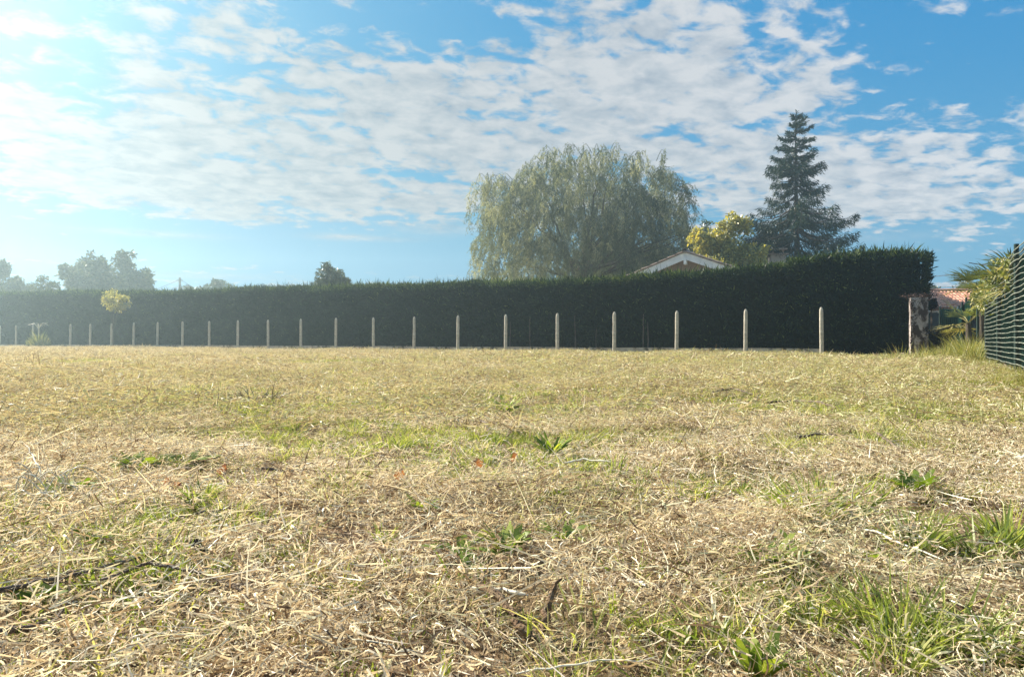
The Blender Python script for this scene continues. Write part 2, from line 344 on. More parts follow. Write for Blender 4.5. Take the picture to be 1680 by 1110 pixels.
# ------------------------------------------------------------------ the line of posts, its frame of reference
P0 = np.array([10.056, 24.0]); DP = np.array([-2.0643, 1.3048]); SP = np.hypot(*DP)
DU = DP / SP; NB = np.array([-DU[1], DU[0]]) * -1.0          # DU runs left, NB points away from the camera
if NB[1] < 0: NB = -NB
def line(n, off=0.0): return P0 + DP * n + NB * off
posts = [n for n in range(0, 24)]
ordw = ['', 'first', 'second', 'third', 'fourth', 'fifth', 'sixth', 'seventh', 'eighth', 'ninth', 'tenth', 'eleventh', 'twelfth', 'thirteenth', 'fourteenth',
        'fifteenth', 'sixteenth', 'seventeenth', 'eighteenth', 'nineteenth', 'twentieth', 'twenty-first', 'twenty-second', 'twenty-third', 'twenty-fourth']
def post_mesh(seed):
    rs = np.random.default_rng(seed); a = Acc(); h = 1.62; wd = 0.062
    zs = [-.3, 0, .3, .7, 1.1, 1.42, 1.52, 1.58, 1.61]; sc_ = [1, 1, .98, .97, .95, .94, .86, .6, .25]
    rings = []
    for z, s_ in zip(zs, sc_):
        for k in range(8):
            th = math.pi / 8 + k * math.pi / 4; rr = wd * s_ / math.cos(math.pi / 8) * .97
            cx, cy = rr * math.cos(th), rr * math.sin(th)
            cx = max(-wd * s_, min(wd * s_, cx * 1.12)); cy = max(-wd * s_, min(wd * s_, cy * 1.12))
            rings.append((cx + rs.normal(0, .0015), cy + rs.normal(0, .0015), z))
    n_ = len(zs); Q = [(r_ * 8 + k, r_ * 8 + (k + 1) % 8, (r_ + 1) * 8 + (k + 1) % 8, (r_ + 1) * 8 + k) for r_ in range(n_ - 1) for k in range(8)]
    a.add(rings, Q, .5); a.T.append(np.array([(n_ * 8 - 8, n_ * 8 - 8 + k, n_ * 8 - 7 + k) for k in range(1, 7)])); return a.mesh('fence_post', M['concrete'])
pms = [post_mesh(s_) for s_ in range(4)]
TILT = {9: .02, 15: .03, 16: .03, 17: .035, 18: .03, 19: .035, 20: .05, 12: .015, 4: -.006, 0: -.008, 1: .006}
for n in posts:
    if n == 20: continue
    p = line(n); o = ob('fence_post', pms[n % 4], None, (p[0], p[1], -0.02 + random.uniform(-.015, .015)))
    o.rotation_euler = (random.uniform(-.01, .01), -TILT.get(n, 0.008), math.atan2(DU[1], DU[0]) + random.uniform(-.05, .05))
    tag(o, f'slim round-topped concrete fence post, {ordw[n + 1]} to the left of the stained gate pillar', 'fence post', 'concrete posts in front of the hedge')
# low concrete boards between the posts
pl = empty('plinth_wall', (*P0, 0), 'low weathered concrete board wall running between the feet of the posts', 'low wall')
bm_ = Acc(); bm_.box(0, SP - .15, -.025, .025, -.2, .235); bmesh_ = bm_.mesh('concrete_board', M['plinth'])
for n in range(-1, 23):
    p = line(n) + DU * .075 + NB * .02 - P0
    if n == -1: continue
    b = ob('concrete_board', bmesh_, pl, (p[0], p[1], random.uniform(-.02, .012))); b.rotation_euler = (0, random.uniform(-.006, .006), math.atan2(DU[1], DU[0]))

# ------------------------------------------------------------------ hedges
def hedge_n(px, off): u = (px - 840) / F; a = P0 + NB * off; return (a[0] - a[1] * u) / (u * DP[1] - DP[0])
TOPS = [(-260, 484), (0, 482), (130, 479), (260, 480), (400, 474), (560, 470), (700, 467), (770, 463), (900, 461), (1000, 456), (1060, 451), (1150, 445), (1230, 438), (1290, 430)]
TALL = [(1288, 428), (1320, 423), (1360, 418), (1430, 412), (1480, 411), (1512, 412)]
OFF = 0.85
def make_hedge(tops, label, dens, flare_end, stems):
    ns = [hedge_n(px, OFF) for px, _ in tops]
    hs = [zh(py, line(n, OFF)[1]) for n, (_, py) in zip(ns, tops)]
    ns, hs = np.array(ns), np.array(hs); od = np.argsort(ns); ns, hs = ns[od], hs[od]
    n0, n1 = ns[0], ns[-1]; Lm = (n1 - n0) * SP; TH = 1.5
    org = line(n0, OFF)
    h_ = empty('hedge', (org[0], org[1], 0), label, 'hedge')
    H = lambda s_: np.interp(n0 + s_ / SP, ns, hs)
    def prof(s_, q, inset=0.0):
        """surface point: s along, q 0..1 around front->top->back; returns offset, z, normal(off,z)"""
        hh = H(s_) + (fbm(s_ * .6, s_ * 0 + 3.3, 5) - .5) * .20; rr = .32
        lf = hh - rr; lt = TH - 2 * rr; arc = rr * np.pi / 2; tot = lf * 2 + lt + 2 * arc; d_ = q * tot
        off = np.where(d_ < lf, 0, 0.0); z = np.clip(d_, 0, lf); nn = np.stack([np.full_like(d_, -1.), np.zeros_like(d_)], -1)
        a1 = np.clip((d_ - lf) / rr, 0, np.pi / 2); inA = (d_ >= lf)
        off = np.where(inA, rr - rr * np.cos(a1), off); z = np.where(inA, lf + rr * np.sin(a1), z)
        nn[..., 0] = -np.cos(a1); nn[..., 1] = np.sin(a1)
        d2 = d_ - lf - arc; inT = d2 > 0; off = np.where(inT, rr + np.clip(d2, 0, lt), off)
        d3 = d2 - lt; a2 = np.clip(d3 / rr, 0, np.pi / 2); inB = d3 > 0
        off = np.where(inB, TH - rr + rr * np.sin(a2), off); z = np.where(inB, lf + rr * np.cos(a2), z)
        nn[..., 0] = np.where(inB, np.sin(a2), nn[..., 0]); nn[..., 1] = np.where(inB, np.cos(a2), nn[..., 1])
        d4 = d3 - arc; inC = d4 > 0; z = np.where(inC, lf - np.clip(d4, 0, lf), z)
        bul = (fbm(s_ * 1.1, z * 1.4, 8, 3) - .5) * .28 + .10 * np.clip(z / hh - .55, 0, 1)      # clipped face bulges
        off = off + nn[..., 0] * (bul - inset); z = z + nn[..., 1] * ((fbm(s_ * 2.2, off * 2, 4, 2) - .5) * .12 - inset)
        return off, np.maximum(z, 0.0), nn
    def world(s_, off, z): xy = (DU * s_[..., None] + NB * off[..., None]); return np.stack([xy[..., 0], xy[..., 1], z], -1)
    # dark inside
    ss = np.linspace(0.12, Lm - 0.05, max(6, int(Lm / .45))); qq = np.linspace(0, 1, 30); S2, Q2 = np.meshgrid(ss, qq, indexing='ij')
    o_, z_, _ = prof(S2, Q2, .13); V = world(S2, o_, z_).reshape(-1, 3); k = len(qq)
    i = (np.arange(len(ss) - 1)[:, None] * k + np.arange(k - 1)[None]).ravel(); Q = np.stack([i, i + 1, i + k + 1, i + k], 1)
    caps = []
    for e, base in ((0, 0), (1, (len(ss) - 1) * k)):
        for j in range(k // 2 - 1): caps.append((base + j, base + j + 1, base + k - 2 - j, base + k - 1 - j))
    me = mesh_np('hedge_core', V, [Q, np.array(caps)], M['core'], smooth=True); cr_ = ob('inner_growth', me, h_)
    # leaf sprays
    s2 = None
    area = Lm * (np.mean(hs) * 1.55 + TH); n_ = int(area * dens)
    s_ = RNG.random(n_) * Lm; q = RNG.random(n_) ** 1.0 * .78
    ends = int(n_ * (TH * 2.5) / max(area, 1) * 1.2) if flare_end else 0
    o_, z_, nn = prof(s_, q, 0); P = world(s_, o_, z_)
    nrm = world(np.zeros(n_), nn[:, 0], nn[:, 1]); s2 = s_
    if ends:                                                      # the right-hand end of the hedge
        oe = RNG.random(ends) * TH; ze = RNG.random(ends) ** .8 * float(H(0.0)); 
        fl = .06 + .30 * np.clip(ze / float(H(0.0)) - .25, 0, 1) + RNG.normal(0, .05, ends)
        fl = fl * RNG.random(ends) ** .5 - .1 * RNG.random(ends); P = np.concatenate([P, world(-fl, oe, ze)]); nrm = np.concatenate([nrm, np.tile([-DU[0], -DU[1], .35], (ends, 1))]); n_ += ends; s2 = np.concatenate([s2, oe])
    up = np.array([0, 0, 1.]); dirv = unit(nrm * .55 + up * RNG.uniform(-.05, .75, n_)[:, None] + rdir(n_) * .75)
    P = P + rdir(n_) * RNG.random(n_)[:, None] * .05 - unit(nrm) * .04
    L = RNG.uniform(.07, .20, n_); topm = (nrm[:, 2] > .6); L = np.where(topm, L * RNG.choice([1, 1.4, 2.4], n_, p=[.62, .31, .07]), L)
    side = unit(np.cross(dirv, unit(unit(nrm) + rdir(n_) * .7)))
    V, Q, r = blades(P, dirv, L, RNG.uniform(.022, .05, n_), rdir(n_) * .2 + np.array([0, 0, .05]), 2, side, 'leaf', np.clip(RNG.random(n_) * .60 + .38 * (RNG.random(n_) < .08) + (fbm(s2 * 2.5, P[:, 2] * 5, 91, 2) - .5) * .5 + .42 * np.clip(nrm[:, 2], 0, 1), 0, 1))  # upward-facing sprays get a lighter tone: the sunlit top rim put into the colour
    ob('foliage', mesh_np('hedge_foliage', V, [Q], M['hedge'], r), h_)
    for px, hh in stems:
        n = hedge_n(px, OFF); off = -.02; b = line(n, OFF + off) - org
        a = Acc(); zz_ = np.linspace(0, hh, 6); a.tube(np.stack([b[0] + np.cumsum(RNG.normal(0, .012, 6)), b[1] + zz_ * 0 - .06, zz_], 1), np.linspace(.035, .015, 6), 6)
        a.obj('stem', M['bark'], h_)
    return h_
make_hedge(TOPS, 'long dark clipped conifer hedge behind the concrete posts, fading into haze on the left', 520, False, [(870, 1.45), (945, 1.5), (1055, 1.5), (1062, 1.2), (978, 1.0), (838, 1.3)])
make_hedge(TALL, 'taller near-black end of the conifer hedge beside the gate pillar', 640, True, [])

# ------------------------------------------------------------------ gate pillar, dark shrub
pp = line(-1.13, -0.02); hP = 1.80
a = Acc()
k = 14; zs = np.linspace(-.2, hP, k); hw = .235; ring = []
prm = [(-1, -1), (-.33, -1), (.33, -1), (1, -1), (1, -.33), (1, .33), (1, 1), (.33, 1), (-.33, 1), (-1, 1), (-1, .33), (-1, -.33)]
for z in zs:
    for (u_, v_) in prm: ring.append((u_ * hw + random.gauss(0, .003), v_ * hw + random.gauss(0, .003), z))
Q = [(r_ * 12 + j, r_ * 12 + (j + 1) % 12, (r_ + 1) * 12 + (j + 1) % 12, (r_ + 1) * 12 + j) for r_ in range(k - 1) for j in range(12)]
a.add(ring, Q, .5); t0 = (k - 1) * 12; a.Q.append(np.array([(t0, t0 + 1, t0 + 8, t0 + 9), (t0 + 1, t0 + 2, t0 + 7, t0 + 8), (t0 + 2, t0 + 3, t0 + 6, t0 + 7)]))
a.Q.append(np.array([(t0 + 9, t0 + 10, t0 + 11, t0)])); a.Q.append(np.array([(t0 + 3, t0 + 4, t0 + 5, t0 + 6)]))
pil = empty('gate_pillar', (pp[0], pp[1], 0), 'square rendered gate pillar with peeling dark stains at the end of the hedge', 'pillar', rz=-0.40)
a.obj('shaft', M['pillar'], pil)
# clinging dead ivy on the pillar
n_ = 900; u_ = RNG.uniform(-1, 1, n_); z = RNG.random(n_) ** 1.3 * 1.75
keep = (fbm(u_ * 1.6, z * 2.6, 31) > .53 + .1 * (z > 1.2)); u_, z = u_[keep], z[keep]; n_ = len(z)
P = np.stack([u_ * .23, np.full(n_, -.245), z], 1); Dv = unit(np.stack([RNG.normal(0, .6, n_), RNG.uniform(-.5, .0, n_), RNG.uniform(-.4, 1, n_)], 1))
V, Q, r = blades(P, Dv, RNG.uniform(.03, .08, n_), RNG.uniform(.02, .05, n_), rdir(n_) * .2, 2, None, 'leaf')
M['ivy'] = foliage('dead_ivy', [(0.0, (0.02, 0.014, 0.012)), (1.0, (0.09, 0.055, 0.045))], .1, (1, 1, 1), 5, .3, gloss=.01)
ob('dead_ivy', mesh_np('dead_ivy', V, [Q], M['ivy'], r), pil)
n_ = 350; P = np.stack([RNG.normal(0, .2, n_), RNG.normal(0, .15, n_), 1.8 + np.abs(RNG.normal(0, .06, n_))], 1)
V, Q, r = blades(P, rdir(n_), RNG.uniform(.04, .1, n_), .035, rdir(n_) * .2, 2, None, 'leaf'); ob('ivy_tuft', mesh_np('ivy_tuft', V, [Q], M['ivy'], r), pil)

def leafcloud(center, rad, n_, L, W, taper='leaf', shell=.5, up=.2, zs=1.0):
    """leaves through an ellipsoid"""
    v = rdir(n_); rr = RNG.random(n_) ** shell; P = np.asarray(center) + v * rr[:, None] * np.asarray(rad)
    Dv = unit(v * .5 + rdir(n_) + np.array([0, 0, up]))
    return blades(P, Dv, RNG.uniform(L * .6, L * 1.3, n_), RNG.uniform(W * .7, W * 1.3, n_), rdir(n_) * .25 + np.array([0, 0, -.12]), 2, None, taper)
def join(parts):
    V, Q, r, o = [], [], [], 0
    for v, q, rr in parts: V.append(v); Q.append(q + o); r.append(rr); o += len(v)
    return np.concatenate(V), np.concatenate(Q), np.concatenate(r)
def broad_tree(name, label, px, Y, ybase, ytop, halfw_px, nclump, nleaf, L, W, m_, cat='tree', group=None, crown_lo=None, clump=.22, trunk_r=.18, xoff=0, flat=1.0, bark='bark', yspread=None):
    """trunk with limbs that each carry uneven clumps of leaves"""
    X = at(px, Y); top = zh(ytop, Y); hw_ = halfw_px / F * Y; lo = top * .3 if crown_lo is None else crown_lo
    cz = (top + lo) / 2; rz_ = (top - lo) / 2; t = empty(name, (X, Y, 0), label, cat, group)
    wood = Acc(); base_h = max(lo * .8, .25)
    tz = np.linspace(-.1, cz, 7); wob = np.cumsum(RNG.normal(0, .02 * hw_, (7, 2)), 0); wob[:2] = 0
    TP = np.column_stack([wob, tz]); wood.tube(TP, np.linspace(trunk_r, trunk_r * .45, 7), 8)
    limbs = Acc(); parts = []
    for c in range(nclump):
        v = rdir(1)[0]; rr = random.random() ** .38
        cx = np.array([v[0] * hw_ * rr, v[1] * (yspread or hw_) * rr, cz + v[2] * rz_ * rr]); cx[0] += xoff * max(0, v[2])
        cr = clump * (hw_ + rz_) / 2 * random.uniform(.6, 1.35)
        s0 = TP[random.randint(2, 6)]; mid = (s0 + cx) / 2 + np.array([0, 0, .12 * rz_]) + RNG.normal(0, .06 * hw_, 3)
        tt = np.linspace(0, 1, 6)[:, None]; LP = (1 - tt) ** 2 * s0 + 2 * tt * (1 - tt) * mid + tt ** 2 * cx
        limbs.tube(LP, np.linspace(trunk_r * .32, trunk_r * .06, 6), 5)
        k_ = int(nleaf / nclump * (cr / (clump * (hw_ + rz_) / 2)) ** 2)
        parts.append(leafcloud(cx, (cr * 1.15, cr * 1.15, cr * .85 * flat), k_, L, W))
        for s_ in range(3):                                       # ragged tips
            d_ = unit(np.array([v[0], v[1], abs(v[2]) * .6 + .15]) + RNG.normal(0, .5, 3)); e_ = cx + d_ * cr * random.uniform(.9, 1.5)
            limbs.tube(np.stack([cx, (cx + e_) / 2 + RNG.normal(0, .05, 3), e_]), [trunk_r * .08, trunk_r * .05, trunk_r * .03], 4)
            parts.append(leafcloud(e_, (cr * .5, cr * .5, cr * .4), max(6, k_ // 6), L, W))
    parts.append(leafcloud((0, 0, cz), (hw_ * .8, (yspread or hw_) * .8, rz_ * .8), nleaf // 5, L, W, shell=.4))
    wood.obj('trunk', M[bark], t, True); limbs.obj('limbs', M[bark], t)
    V, Q, r = join(parts); ob('crown', mesh_np('crown', V, [Q], m_, r), t); return t

# dark low shrub next to the pillar and its neighbours
broad_tree('shrub', 'low dark brown shrub filling the gap right of the gate pillar', 1531, 24.2, 584, 536, 20, 10, 3000, .07, .03, M['ivy'], 'shrub', crown_lo=.05, clump=.4, trunk_r=.03)
broad_tree('shrub', 'dark twiggy climber leaning over the top of the gate pillar', 1528, 24.4, 584, 492, 14, 7, 1400, .07, .03, M['ivy'], 'shrub', crown_lo=1.55, clump=.35, trunk_r=.03)

# ------------------------------------------------------------------ willow
def willow():
    Y0 = 50.0; X0 = at(955, Y0); t = empty('willow_tree', (X0, Y0, 0), 'huge weeping willow with hanging olive branches above the hedge', 'tree')
    outl = np.array([(740, 452), (762, 400), (775, 330), (800, 298), (850, 285), (880, 262), (930, 240), (965, 224), (1005, 232), (1040, 246), (1080, 262), (1110, 292), (1122, 340), (1135, 372), (1160, 420)], float)
    ox = (outl[:, 0] - 840) / F * Y0 - X0; oz = 0.5 + (558.5 - outl[:, 1]) / F * Y0
    tr = Acc(); tr.tube(np.array([(0, 0, -.2), (.1, 0, 2), (-.15, .1, 4), (.1, 0, 5.5)]), [.6, .5, .45, .36], 10); tr.obj('trunk', M['bark'], t, True)
    parts = []; tw = Acc(); limb = Acc()
    def top_at(x, y): return float(np.interp(x, ox, oz)) * math.sqrt(max(0.12, 1 - (y / 7.5) ** 2)) - .3
    for li in range(26):
        x, y = RNG.uniform(-6.0, 7.0), RNG.uniform(-5, 5); z = 4.5 + (top_at(x, y) - 5.2) * random.uniform(.5, .9)
        s0 = np.array([0, 0, random.uniform(3.5, 5.5)]); tt = np.linspace(0, 1, 8)[:, None]; mid = np.array([x * .3, y * .4, max(5.5, z * .7)])
        limb.tube((1 - tt) ** 2 * s0 + 2 * tt * (1 - tt) * mid + tt ** 2 * np.array([x, y, z]) + RNG.normal(0, .1, (8, 3)), np.linspace(.13, .025, 8), 6)
    for a_ in range(1700):
        x = RNG.uniform(-7.7, 7.6); y = RNG.uniform(-6, 6)
        if (x / 7.5) ** 2 + (y / 6.5) ** 2 > 1.0: continue
        tp = top_at(x, y) + (float(lerp_noise(x * .55, y * .55, 5)) - .5) * 1.5; fz = random.random() ** .55; hi = fz > .8; z = 2.8 + (tp - 2.8) * fz
        th = math.atan2(y, x * 1.2) + random.gauss(0, .8); outd = np.array([math.cos(th), math.sin(th), 0])
        st = np.array([x, y, z]) - outd * .5; rise = random.uniform(.25, 1.15) if hi else random.uniform(.0, .5); out = random.uniform(.4, 1.3); hang = random.uniform(.6, 2.0)
        t1 = np.linspace(0, 1, 8); P = st + outd * (out * (1 - (1 - t1) ** 1.7))[:, None]; P[:, 2] += rise * np.sin(np.minimum(t1 * 2.6, 1.57)) - hang * np.clip(t1 - .3, 0, 1) ** 1.6 * 1.2
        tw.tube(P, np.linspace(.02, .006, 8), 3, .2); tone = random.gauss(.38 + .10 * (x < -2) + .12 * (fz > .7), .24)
        for s_ in range(7):
            fs = random.uniform(.1, 1); b = np.array([np.interp(fs, t1, P[:, k_]) for k_ in range(3)]) + RNG.normal(0, .09, 3)
            ll = random.uniform(.35, 1.35) * (1.15 - .45 * fs); ll = min(ll, max(.3, b[2] - 1.5)); m_ = int(ll * 21) + 4; uu = RNG.random(m_)
            sway = RNG.normal(0, .16, 2); Pl = b + np.stack([sway[0] * uu ** .6 + outd[0] * .25 * uu ** .5, sway[1] * uu, -ll * uu + .05], 1) + RNG.normal(0, .04, (m_, 3))
            Dv = unit(np.stack([RNG.normal(0, .62, m_), RNG.normal(0, .62, m_), -np.ones(m_)], 1))
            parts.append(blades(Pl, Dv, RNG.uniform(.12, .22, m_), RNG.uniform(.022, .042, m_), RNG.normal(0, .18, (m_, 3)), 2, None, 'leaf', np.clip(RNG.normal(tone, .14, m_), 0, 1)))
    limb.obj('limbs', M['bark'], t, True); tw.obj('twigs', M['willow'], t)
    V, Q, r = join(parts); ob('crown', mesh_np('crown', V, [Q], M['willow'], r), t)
willow()

# ------------------------------------------------------------------ spruce
def spruce():
    Y0 = 45.0; X0 = at(1307, Y0); t = empty('spruce_tree', (X0, Y0, 0), 'tall dark spruce with drooping layered branches behind the hedge', 'tree')
    H = zh(180, Y0); tr = Acc(); zs = np.linspace(-.2, H, 14); tr.tube(np.column_stack([np.sin(zs * .4) * .05, zs * 0, zs]), np.linspace(.30, .012, 14), 8); tr.obj('trunk', M['bark'], t, True)
    prof_z = [3, 5.5, 6.5, 8, 9.5, 11, 12, 13, 13.8, H]; prof_l = [3.6, 3.7, 3.6, 2.9, 2.2, 1.75, 1.35, .8, .45, .05]; prof_r = [4.1, 4.3, 4.0, 3.3, 2.4, 1.8, 1.5, 1.0, .5, .05]
    br = Acc(); parts = []; z = 3.2
    while z < H - .15:
        nb = random.randint(5, 7); th0 = random.random() * 6.28
        for b in range(nb):
            if random.random() < .07: continue
            th = th0 + b * 6.283 / nb + random.gauss(0, .18); cx = math.cos(th)
            L = float(np.interp(z, prof_z, prof_r if cx > 0 else prof_l)) * random.choice([.6, .8, .95, 1.03, 1.15]) * random.uniform(.93, 1.07); L = max(L, .12)
            t1 = np.linspace(0, 1, 7); young = np.clip((z - 10.5) / 3, 0, 1)
            dz_ = L * (-.28 * (1 - young) * np.sin(t1 * 2.2) + .10 * t1 ** 3 + .38 * young * t1) + RNG.normal(0, .02, 7)
            P = np.column_stack([math.cos(th) * L * t1, math.sin(th) * L * t1, z + random.gauss(0, .06) + dz_])
            br.tube(P, np.linspace(.035 + .012 * L, .006, 7), 4, .1)
            m_ = int(150 * L ** 1.1) + 40; uu = RNG.random(m_) ** .75; uu = .08 + .92 * uu
            c = np.stack([np.interp(uu, t1, P[:, k_]) for k_ in range(3)], 1)
            tang = np.array([math.cos(th), math.sin(th), 0]); perp = np.array([-math.sin(th), math.cos(th), 0])
            wide = RNG.normal(0, 1, m_) * (.30 * L ** .6 * (1.05 - .7 * np.abs(uu - .5))) * .42
            c = c + perp * wide[:, None]; drop = np.abs(wide) * .5 + RNG.random(m_) ** 1.5 * .38 * min(1, L / 2) * (1 - young)
            c[:, 2] -= drop
            Dv = unit(tang * RNG.uniform(.1, .9, m_)[:, None] + perp * (np.sign(wide) * RNG.random(m_))[:, None] * .9 + np.array([0, 0, 1]) * (RNG.uniform(-1.0, .1, m_) + young * 1.0)[:, None])
            parts.append(blades(c, Dv, RNG.uniform(.12, .30, m_), RNG.uniform(.025, .055, m_), np.tile([0, 0, -.15], (m_, 1)) + rdir(m_) * .1, 2, None, 'leaf', np.clip(RNG.normal(.25 + .35 * uu, .15), 0, 1)))
        z += (.62 if z < 10.5 else .40) * random.uniform(.75, 1.3)
    n_ = 60; parts.append(blades(np.column_stack([RNG.normal(0, .03, n_), RNG.normal(0, .03, n_), RNG.uniform(H - 1.2, H - .05, n_)]), unit(rdir(n_) + [0, 0, .9]), .2, .04, rdir(n_) * .1, 2, None, 'leaf'))
    br.obj('branches', M['bark'], t); V, Q, r = join(parts); ob('crown', mesh_np('crown', V, [Q], M['spruce'], r), t)
spruce()

# ------------------------------------------------------------------ other trees and shrubs
broad_tree('autumn_tree', 'bright yellow autumn tree between the white gable and the spruce', 1196, 40, 560, 360, 44, 40, 17000, .17, .10, M['yellow'], crown_lo=1.5, clump=.25, trunk_r=.13)
broad_tree('autumn_tree', 'small yellow tree glimpsed beneath the spruce', 1333, 47, 560, 402, 20, 8, 2500, .15, .09, M['yellow'], crown_lo=2, clump=.35, trunk_r=.08)
broad_tree('dark_tree', 'dull olive brown tree between yellow tree and spruce', 1256, 47, 560, 362, 34, 24, 13000, .20, .06, M['brown_leaf'], crown_lo=1.5, clump=.28, trunk_r=.15)
broad_tree('dark_tree', 'dark green tree behind the white gable at the edge of the willow', 1132, 56, 560, 366, 36, 18, 9000, .22, .10, M['dark_leaf'], crown_lo=2, clump=.3, trunk_r=.18)
broad_tree('dark_tree', 'deep green tree hidden behind the lower willow branches', 1030, 58, 560, 385, 100, 36, 16000, .25, .12, M['dark_leaf'], crown_lo=1.5, clump=.25, trunk_r=.25)
broad_tree('broad_tree', 'broad hazy tree with a flat ragged crown above the left hedge', 181, 78, 560, 424, 74, 52, 15000, .34, .19, M['dark_leaf'], crown_lo=2.6, clump=.20, trunk_r=.28, yspread=4.0, flat=.85)
broad_tree('broad_tree', 'hazy rounded tree cut by the left edge of the view', 0, 74, 560, 441, 50, 30, 11000, .30, .17, M['dark_leaf'], crown_lo=2.0, clump=.24, trunk_r=.24)
broad_tree('shrub', 'low hazy bush between the two left-hand trees', 78, 62, 560, 464, 30, 10, 4500, .2, .10, M['dark_leaf'], 'shrub', crown_lo=.6, clump=.4, trunk_r=.1)
broad_tree('shrub', 'round dark bush rising alone above the middle of the hedge', 542, 47, 560, 447, 19, 26, 14000, .16, .07, M['dark_leaf'], 'shrub', crown_lo=2.0, clump=.5, trunk_r=.1)
broad_tree('shrub', 'faint pale treetop just right of the utility pole', 322, 90, 560, 466, 22, 8, 2500, .3, .16, M['dark_leaf'], 'shrub', crown_lo=3, clump=.4, trunk_r=.15)
broad_tree('shrub', 'low wide treetop showing over the hedge right of the pole', 352, 92, 560, 469, 30, 10, 3000, .3, .16, M['dark_leaf'], 'shrub', crown_lo=3, clump=.4, trunk_r=.15)
broad_tree('young_tree', 'slender young tree with sparse yellow leaves before the left hedge', 186, 45.6, 568, 468, 22, 14, 1300, .11, .065, M['yellow'], crown_lo=2.2, clump=.26, trunk_r=.045, yspread=.9, xoff=-.3)
for px, yt, hw_, dd, wd in ((1560, 468, 16, 90, 'far treetop above the left part of the tiled garage roof'), (1600, 462, 22, 80, 'far treetop behind the palms above the garage roof'), (1536, 470, 8, 85, 'tiny far treetop by the corner of the garage ridge')):
    broad_tree('far_tree', 'dark ' + wd, px, dd, 560, yt, hw_, 8, 1800, .3, .15, M['dark_leaf'], 'tree', crown_lo=2, clump=.4, trunk_r=.15)

# plants at the foot of the left hedge
def fan_plant(name, label, x, y, z, nf, L, W, m_, cat='plant', up=.6, droop=.55, leaf_parts=True, group=None, stalk=0.0, ripple=0):
    t = empty(name, (x, y, z), label, cat, group)
    for k_ in range(nf):
        th = k_ * 2.4 + random.gauss(0, .25); e = random.uniform(up * .5, up * 1.5); d_ = unit(np.array([[math.cos(th), math.sin(th), e]]))
        l_ = L * random.uniform(.7, 1.2); sd = unit(np.cross(d_, [[0, 0, 1.]]) + rdir(1) * .25)
        rt = np.array([[math.cos(th) * L * .12, math.sin(th) * L * .04, stalk * random.uniform(.6, 1)]])
        V, Q, r = blades(rt, d_, np.array([l_]), np.array([W * random.uniform(.75, 1.2)]), np.array([[0, 0, -droop * random.uniform(.5, 1.3)]]), 6, sd, 'leaf')
        if ripple:
            V = V + (np.repeat(np.sin(np.arange(7) * 2.1 + random.random() * 6), 2) * np.tile([-1, 1], 7))[:, None] * sd * W * ripple
            V[:, 2] += np.tile([1, 1], 7) * 0.0 + np.tile([.12, .12], 7) * W
        ob('leaf', mesh_np('leaf', V, [Q], m_, r, smooth=True), t)
    return t
hy = line(20.2, -.55); cone = empty('yucca_mound', (hy[0] , hy[1], 0), 'pale green mound of long leaves covering a post at the far left', 'plant')
n_ = 500; th = RNG.random(n_) * 6.28; rr = RNG.random(n_) ** .5 * .75; P = np.column_stack([np.cos(th) * rr, np.sin(th) * rr * .6, (1 - rr / .8) * .7 * RNG.random(n_)])
V, Q, r = blades(P, unit(np.column_stack([np.cos(th) * .15 - .1, np.sin(th) * .2, np.ones(n_)])), RNG.uniform(.5, 1.1, n_) * (1.1 - rr), .04, np.column_stack([np.cos(th) * .2, np.sin(th) * .2, -.1 * np.ones(n_)]), 3, None, 'leaf')
ob('leaves', mesh_np('leaves', V, [Q], M['palm'], r), cone)
a = Acc()
for k_ in range(9):
    th = random.random() * 6.28; a.tube([(0, 0, 1.3), (math.cos(th) * .3, 0, 1.5 + random.random() * .2), (math.cos(th) * .75, 0, 1.55 + random.uniform(-.1, .2))], [.02, .014, .006], 4)
a.tube([(0, 0, .3), (0, 0, 1.35)], [.05, .03], 6); a.obj('flower_stems', M['pale_stem'], cone)
fan_plant('low_plant', 'small pale plant beside the third post from the left edge', *line(21.6, -.7), 0, 14, .55, .10, M['palm'])
fan_plant('low_plant', 'flat pale grey plant just right of the small leafy plant, far left', *line(21.0, -.9), 0, 12, .5, .12, M['pale_stem'], up=.2)

# ------------------------------------------------------------------ houses
def tiled_slope(acc, x0, x1, y0, z0, y1, z1, pitch=.22, rows=8, amp=.045):
    """canal tiles: columns run from (y0,z0) up to (y1,z1)"""
    nc = int((x1 - x0) / pitch); us = np.linspace(x0, x1, nc * 6 + 1); ph = (us - x0) / pitch * 2 * np.pi
    prof_ = amp * np.abs(np.sin(ph / 2)) ** .7 * 1.6
    ts = np.repeat(np.linspace(0, 1, rows + 1), 2)[1:-1]; step = np.tile([.03, 0], rows)
    nrm = unit(np.array([0, -(z1 - z0), (y1 - y0)])); nrm = nrm if nrm[2] > 0 else -nrm
    V = []
    for t_, s_ in zip(ts, step):
        jit = np.repeat(RNG.normal(0, .006, nc + 1), 6)[:len(us)]
        y = y0 + (y1 - y0) * t_; z = z0 + (z1 - z0) * t_; h = prof_ + s_ + jit
        V.append(np.stack([us, y + nrm[1] * h, z + nrm[2] * h], 1))
    k_ = len(us); V = np.concatenate(V); i = (np.arange(len(ts) - 1)[:, None] * k_ + np.arange(k_ - 1)[None]).ravel()
    acc.add(V, np.stack([i, i + 1, i + k_ + 1, i + k_], 1), .5)
